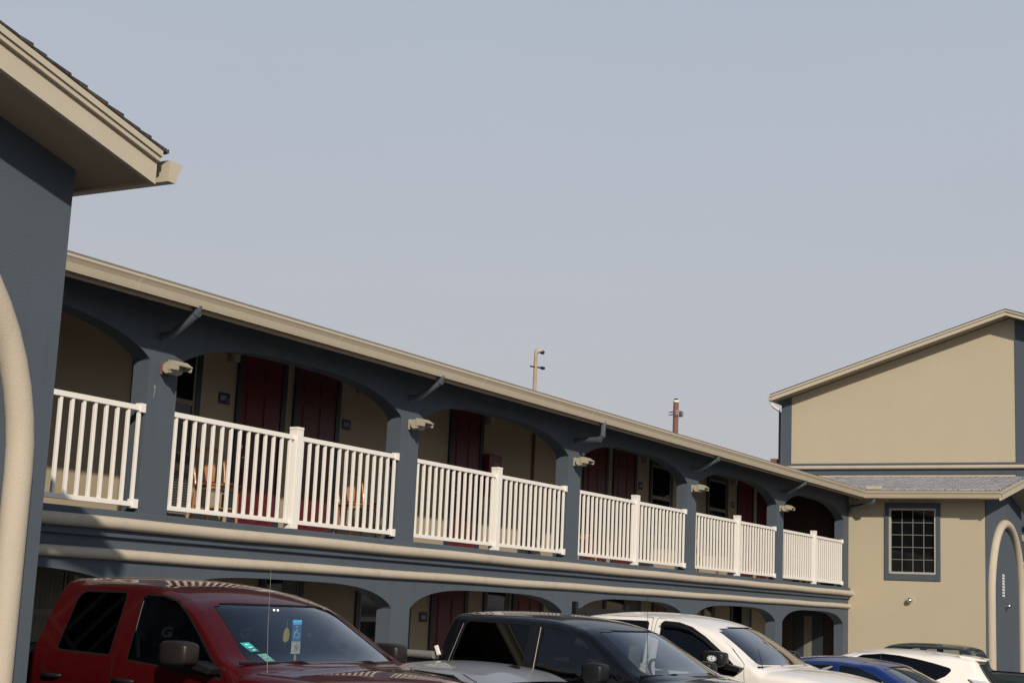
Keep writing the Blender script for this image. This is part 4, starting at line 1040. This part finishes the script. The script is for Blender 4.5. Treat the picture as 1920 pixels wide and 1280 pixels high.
P['doors'] = [dict(poly=[(-1.47, 1.86), (-1.10, 1.86), (-.80, 1.815), (-.42, 1.57), (-.19, 1.38), (-.16, 1.1), (-.16, .58), (-1.42, .58), (-1.42, 1.2)],
                   win=[(-1.335, 1.815), (-1.13, 1.805), (-.94, 1.755), (-.75, 1.655), (-.48, 1.475), (-.27, 1.31), (-.28, 1.262), (-1.30, 1.285)], wr=[.03, 0, 0, 0, 0, .01, .02, .02], glass='g_tint', seal=.02, handle=(-1.30, 1.12)),
              dict(poly=[(-2.34, 1.86), (-1.48, 1.866), (-1.43, 1.2), (-1.43, .58), (-2.28, .58), (-2.36, 1.2)],
                   win=[(-2.26, 1.81), (-1.53, 1.81), (-1.50, 1.33), (-2.26, 1.35)], wr=[.07, .03, .02, .03], glass='g_tint', handle=(-2.22, 1.13))]
P['bed'] = -2.6
P['mirror'] = (-.46, 1.43, .28, .18)
WHT, wpart, _ = vehicle('pickup_truck', 'white pickup truck with black side mirror and rack behind its cab', 'pickup truck', (17.93, 6.147, .063, .041), P)
wpart('antenna', lambda m: (m.tube([(.06, -.86, 1.22), (.01, -.86, 1.34), (-.05, -.86, 1.56)], [.011, .005, .004], 8),), 'dark')
wpart('headache_rack', lambda m: (m.box(-2.62, -2.56, -.72, -.66, 1.3, 2.02), m.box(-2.62, -2.56, .66, .72, 1.3, 2.0), m.box(-2.61, -2.57, -.66, .66, 1.86, 1.94), m.box(-2.61, -2.57, -.66, .66, 1.62, 1.66)), 'black')
wpart('window_visor', lambda m: m.tube([(-1.33, -.80, 1.79), (-1.13, -.81, 1.785), (-.94, -.83, 1.735), (-.75, -.87, 1.64), (-.54, -.925, 1.505)], .020, 6, flat=.5), 'black')
emb = []
def skull(m):
    x = -.455; z = 1.435; y = -1.262
    for k in range(11):
        t = 2*pi*k/11; m.tube([(x+.035*cos(t), y, z+.022*sin(t)), (x+.058*cos(t), y, z+.036*sin(t))], .006, 6)
    m.tube([(x+.032*cos(t), y, z+.02*sin(t)) for t in [2*pi*k/12 for k in range(13)]], .006, 6); m.tube([(x-.03, y, z), (x+.03, y, z)], .006, 6)
    for s_ in (-.014, .014): m.tube([(x+s_, y, z-.016), (x+s_, y, z+.016)], .005, 6)
wpart('mirror_sticker', skull, 'markwhite')
wpart('windshield_mark', lambda m: m.tube([(-.375, -.08, 1.64), (-.285, -.06, 1.555)], .012, 6), 'greypl')
wpart('windshield_mark', lambda m: m.tube([(-.37, .12, 1.645), (-.27, .10, 1.56), (-.21, .25, 1.52)], .012, 6), 'greypl')

# ---- sedans
CAR = dict(wb=.90, zb=.98, sl=.42, zs=.72, bottom=.22,
    bow=[(1.3, .22), (.5, .12), (0, .16), (-.8, .07), (-1.4, .0), (-2.2, -.06), (-2.8, -.12), (-3.6, -.14)],
    crown=[(1.3, .05), (.3, .04), (0, .02), (-.8, .02), (-1.1, .05), (-2.0, .05), (-2.3, .02), (-2.8, .02), (-3.6, .03)],
    rv=[(1.3, .08), (.1, .10), (-.1, .03), (-.7, .04), (-1, .09), (-2.1, .09), (-2.8, .05), (-3.6, .06)],
    rh=[(1.3, .16), (.1, .20), (-.1, .05), (-.7, .06), (-1, .16), (-2.1, .16), (-2.8, .10), (-3.6, .12)],
    plan=[(1.05, .80), (.8, .93), (.3, .985), (0, 1), (-2.8, 1), (-3.3, .95), (-3.7, .84)])
def car_common(P):
    P.update(wheels=[.30, -2.45], wr=.33, cab=(-.05, -2.45), floor=.30, seats=[-1.35, -2.15], header=(-.85, 1.36), bpz=.38, hlz=.68, wipz=1.02, wipx=.0, bumpmat=P['paint'])
    return P
SED_TOP = [(1.05, .25), (1.05, .55), (1.0, .72), (.80, .86), (.40, .96), (.12, 1.0), (.0, 1.02), (-.40, 1.22), (-.78, 1.385), (-.95, 1.43), (-1.3, 1.465), (-1.7, 1.465), (-2.05, 1.43), (-2.25, 1.375), (-2.55, 1.24), (-2.88, 1.11), (-3.0, 1.085), (-3.45, 1.07), (-3.60, 1.0), (-3.64, .7), (-3.64, .25)]
P = dict(CAR); P['paint'] = 'p_silver'; P = car_common(P); P['top'] = SED_TOP
P['screens'] = [(([(-.72, 1.03), (-.56, 1.36), (.56, 1.36), (.72, 1.03)], (-.85, .12), 'g_clear'), 'windshield', 0),
                (([(-.68, 1.14), (-.56, 1.365), (.56, 1.365), (.68, 1.14)], (-3.05, -2.12), 'g_side'), 'rear_window', 0)]
P['doors'] = [dict(poly=[(-1.30, 1.40), (-1.0, 1.385), (-.72, 1.29), (-.05, .98), (-.02, .30), (-1.27, .30)], win=[(-1.25, 1.36), (-1.0, 1.345), (-.74, 1.25), (-.22, 1.0), (-1.23, .99)], wr=[.02, 0, 0, .02, .02], glass='g_side', handle=(-1.12, .88)),
              dict(poly=[(-2.25, 1.30), (-1.9, 1.385), (-1.31, 1.405), (-1.28, .30), (-1.95, .30), (-2.30, .75)], win=[(-2.20, 1.25), (-1.9, 1.34), (-1.36, 1.36), (-1.33, .99), (-2.24, 1.03)], wr=[.03, 0, .02, .02, .03], glass='g_side', handle=(-2.0, .90))]
P['mirror'] = (-.42, 1.03, .20, .13); P['mirmat'] = 'p_silver'
SIL, spart, _ = vehicle('sedan', 'silver sedan between the red and black pickups, only its roof showing', 'car', (13.739, 9.363, -.03, 3.359), P)
spart('roof_antenna', lambda m: (m.prism([(-2.12, 1.405), (-1.93, 1.43), (-2.05, 1.455), (-2.10, 1.46)], 'y', -.022, .022), m.tube([(-2.09, 0, 1.43), (-2.12, 0, 1.52)], .005, 6)), 'black')
P = dict(CAR); P['paint'] = 'p_blue'; P = car_common(P)
P['top'] = [(x, z+(.03 if -2.5 < x < -.6 else 0)) for x, z in SED_TOP]
P['screens'] = [(([(-.72, 1.03), (-.56, 1.385), (.56, 1.385), (.72, 1.03)], (-.85, .12), 'g_clear'), 'windshield', 0),
                (([(-.68, 1.14), (-.56, 1.38), (.56, 1.38), (.68, 1.14)], (-3.05, -2.12), 'g_side'), 'rear_window', 0)]
P['doors'] = [dict(poly=[(-1.30, 1.42), (-1.0, 1.405), (-.72, 1.31), (-.05, .98), (-.02, .30), (-1.27, .30)], win=[(-1.25, 1.375), (-1.0, 1.355), (-.74, 1.26), (-.22, 1.0), (-1.23, .99)], wr=[.02, 0, 0, .02, .02], glass='g_side', handle=(-1.12, .88)),
              dict(poly=[(-2.25, 1.32), (-1.9, 1.40), (-1.31, 1.42), (-1.28, .30), (-1.95, .30), (-2.30, .75)], win=[(-2.20, 1.26), (-1.9, 1.35), (-1.36, 1.37), (-1.33, .99), (-2.24, 1.03)], wr=[.03, 0, .02, .02, .03], glass='g_side', handle=(-2.0, .90))]
P['mirror'] = (-.42, 1.09, .22, .14); P['mirmat'] = 'rust'
BLU, upart, _ = vehicle('sedan', 'blue sedan behind the white pickup nose', 'car', (21.4, 5.1, 0, .087), P)
# ---- white hatchback, tail towards the camera side
P = dict(CAR); P['paint'] = 'p_white'; P = car_common(P)
P['top'] = [(1.0, .25), (1.0, .55), (.95, .74), (.75, .88), (.35, .99), (.1, 1.03), (0, 1.05), (-.35, 1.24), (-.75, 1.42), (-.95, 1.48), (-1.3, 1.53), (-1.8, 1.53), (-2.3, 1.49), (-2.62, 1.45), (-2.72, 1.43), (-2.755, 1.40), (-2.80, 1.30), (-2.98, 1.05), (-3.10, .95), (-3.14, .6), (-3.14, .25)]
P['plan'] = [(1.05, .80), (.8, .93), (.3, .985), (0, 1), (-2.3, 1), (-2.9, .93), (-3.2, .86)]
P['sl'] = .38
P['screens'] = [(([(-.72, 1.06), (-.58, 1.40), (.58, 1.40), (.72, 1.06)], (-.85, .12), 'g_clear'), 'windshield', 0),
                (([(-.60, 1.06), (-.50, 1.33), (.50, 1.33), (.60, 1.06)], (-3.15, -2.73), 'g_tint'), 'rear_window', 0)]
P['doors'] = [dict(poly=[(-1.30, 1.46), (-1.0, 1.445), (-.72, 1.34), (-.05, 1.0), (-.02, .30), (-1.27, .30)], win=[(-1.290, 1.43), (-1.0, 1.40), (-.74, 1.28), (-.22, 1.02), (-1.286, 1.01)], wr=[.01, 0, 0, .02, .01], glass='g_tint', handle=(-1.12, .90)),
              ]
P['qwin'] = [dict(poly=[(-1.312, 1.437), (-1.6, 1.418), (-1.9, 1.375), (-2.15, 1.325), (-2.45, 1.25), (-2.33, 1.14), (-2.05, 1.01), (-1.312, 1.01)], r=[.01, 0, 0, 0, .045, .06, .06, .01], glass='g_tint')]
P['mirror'] = (-.42, 1.05, .22, .14); P['mirmat'] = 'p_white'
HAT, hpart, _ = vehicle('hatchback', 'white hatchback with roof spoiler and dark tapering side windows', 'car', (26.08, 8.57, .03, 3.003), P)
hpart('spoiler', lambda m: m.prism([(-2.50, 1.478), (-2.70, 1.462), (-2.98, 1.415), (-2.97, 1.395), (-2.72, 1.40), (-2.60, 1.42)], 'y', -.56, .56), 'p_white', bevel=.012)
for sg in (-1, 1): hpart('tail_light', lambda m: m.prism([(-2.70, 1.12), (-2.99, 1.09), (-3.02, .98), (-2.84, 1.0)], 'y', sg*.66, sg*.845), 'lamp', bevel=.02)
# ---- dark green compact pickup
P = dict(TRUCK_W); P['paint'] = 'p_green'; P = truck_common(P)
k_ = .865
P['top'] = [(1.15, .45), (1.15, .80), (1.05, .97), (.60, 1.05), (.10, 1.09), (0, 1.10), (-.35, 1.36), (-.62, 1.53), (-.75, 1.575), (-1.1, 1.60), (-1.7, 1.60), (-2.02, 1.575), (-2.13, 1.52), (-2.19, 1.36), (-2.22, 1.20), (-2.26, 1.15), (-2.4, 1.13), (-4.0, 1.13), (-4.08, 1.10), (-4.10, .5)]
P.update(wb=.84, zb=1.10, bottom=.42, bow=[(1.1, .14), (0, .10), (-.62, .05), (-1.2, 0), (-4, 0)], crown=[(1.1, .04), (0, .01), (-.7, .02), (-1, .04), (-2, .04), (-2.2, .0), (-4, 0)],
    rv=[(1.1, .07), (0, .03), (-.6, .04), (-.9, .06), (-2, .06), (-2.3, .03), (-4, .03)], rh=[(1.1, .14), (0, .05), (-.6, .06), (-.9, .11), (-2, .11), (-2.3, .05), (-4, .05)], plan=[(1.15, .84), (.7, .97), (0, 1), (-4.1, 1)],
    wheels=[.45, -3.0], wr=.34, cab=(-.05, -2.1), floor=.5, seats=[-1.3], header=(-.65, 1.52), hlz=.85, bpz=.45, wipz=1.11, mirror=(-.35, 1.15, .2, .14))
P['screens'] = [(([(-.66, 1.12), (-.54, 1.51), (.54, 1.51), (.66, 1.12)], (-.75, .12), 'g_clear'), 'windshield', 0), (([(-.60, 1.22), (-.52, 1.50), (.52, 1.50), (.60, 1.22)], (-2.25, -2.05), 'g_clear'), 'rear_window', 0)]
P['doors'] = [dict(poly=[(-1.30, 1.54), (-.9, 1.54), (-.68, 1.49), (-.05, 1.08), (-.02, .50), (-1.28, .50)], win=[(-1.24, 1.50), (-.9, 1.50), (-.70, 1.45), (-.20, 1.12), (-1.22, 1.12)], wr=[.02, 0, 0, .02, .02], glass='g_clear', handle=(-1.12, .98))]
P['qwin'] = [dict(poly=[(-1.36, 1.50), (-1.95, 1.50), (-2.02, 1.18), (-1.34, 1.14)], r=.03, glass='g_clear')]
P['seams'] = []; P['bed'] = -2.35
GRN, gpart, _ = vehicle('pickup_truck', 'dark green compact pickup parked against the beige wing behind the white hatchback', 'pickup truck', (29.474, 8.614, .04, 3.137), P)

# ------------------------------------------------------------------ camera
R = [[0.4865280, 0.1698939, 0.8569869], [-0.8725955, 0.0459755, 0.4862749], [0.0432147, -0.9843893, 0.1706170]]
cam = bpy.data.cameras.new('camera'); co = bpy.data.objects.new('camera', cam); C.objects.link(co)
rt = Vector((R[0][0], R[1][0], R[2][0])); dn = Vector((R[0][1], R[1][1], R[2][1])); fw = Vector((R[0][2], R[1][2], R[2][2]))
m4 = Matrix((( rt.x, -dn.x, -fw.x, 0), (rt.y, -dn.y, -fw.y, 0), (rt.z, -dn.z, -fw.z, HC), (0, 0, 0, 1)))
co.matrix_world = m4; cam.sensor_width = 36; cam.lens = 2850*36/1920; cam.clip_end = 2000; cam.clip_start = .05
bpy.context.scene.camera = co

# ------------------------------------------------------------------ light
SUN = Vector((1, 1, -.725)).normalized()
sd = bpy.data.lights.new('sun', 'SUN'); sd.energy = 3.9; sd.angle = radians(.9); sd.color = (1, .89, .745)
so = bpy.data.objects.new('sun', sd); C.objects.link(so); so.rotation_euler = SUN.to_track_quat('-Z', 'Y').to_euler(); so.location = (-20, -20, 30)
w = bpy.data.worlds.new('World'); bpy.context.scene.world = w; w.use_nodes = True
n = w.node_tree.nodes; l = w.node_tree.links; bg = n['Background']
sky = n.new('ShaderNodeTexSky'); sky.sky_type = 'NISHITA'; sky.sun_disc = False; sky.sun_elevation = math.asin(-SUN.z)
sky.sun_rotation = atan2(-SUN.x, -SUN.y); sky.dust_density = 2; sky.air_density = 1.2; sky.ozone_density = 1.5; sky.altitude = 100
# smoke haze veil over the blue sky: pale at the horizon, deeper overhead
tcw = n.new('ShaderNodeTexCoord'); sp = n.new('ShaderNodeSeparateXYZ'); l.new(tcw.outputs['Generated'], sp.inputs[0])
rmp = n.new('ShaderNodeValToRGB'); e = rmp.color_ramp.elements
e[0].position = 0; e[0].color = (.485, .48, .50, 1); e[1].position = 1; e[1].color = (.08, .12, .20, 1)
for p_, c_ in ((.10, (.495, .495, .52)), (.20, (.495, .51, .56)), (.34, (.465, .508, .58)), (.42, (.45, .495, .575)), (.65, (.20, .26, .37))):
    q = e.new(p_); q.color = (*c_, 1)
l.new(sp.outputs[2], rmp.inputs[0])
nz = n.new('ShaderNodeTexNoise'); nz.inputs['Scale'].default_value = 2.2; nz.inputs['Detail'].default_value = 5; nz.inputs['Roughness'].default_value = .55
mz = n.new('ShaderNodeMapping'); mz.inputs['Scale'].default_value = (1, 1, 3.5); l.new(tcw.outputs['Generated'], mz.inputs[0]); l.new(mz.outputs[0], nz.inputs['Vector'])
hz1 = n.new('ShaderNodeMath'); hz1.operation = 'MULTIPLY_ADD'; hz1.inputs[1].default_value = .7; hz1.inputs[2].default_value = 9.65; l.new(nz.outputs[0], hz1.inputs[0])
sc10 = n.new('ShaderNodeVectorMath'); sc10.operation = 'SCALE'; sc10.inputs['Scale'].default_value = 10; l.new(rmp.outputs[0], sc10.inputs[0]); l.new(hz1.outputs[0], sc10.inputs['Scale'])
mx = n.new('ShaderNodeMix'); mx.data_type = 'RGBA'; mx.inputs['Factor'].default_value = .92
l.new(sky.outputs[0], mx.inputs['A']); l.new(sc10.outputs[0], mx.inputs['B']); l.new(mx.outputs['Result'], bg.inputs[0]); bg.inputs[1].default_value = .1
sc = bpy.context.scene; sc.view_settings.view_transform = 'Standard'; sc.view_settings.look = 'None'; sc.view_settings.exposure = 0; sc.view_settings.gamma = 1
for ob in list(bpy.data.objects):
    if '_rot' in ob: del ob['_rot']
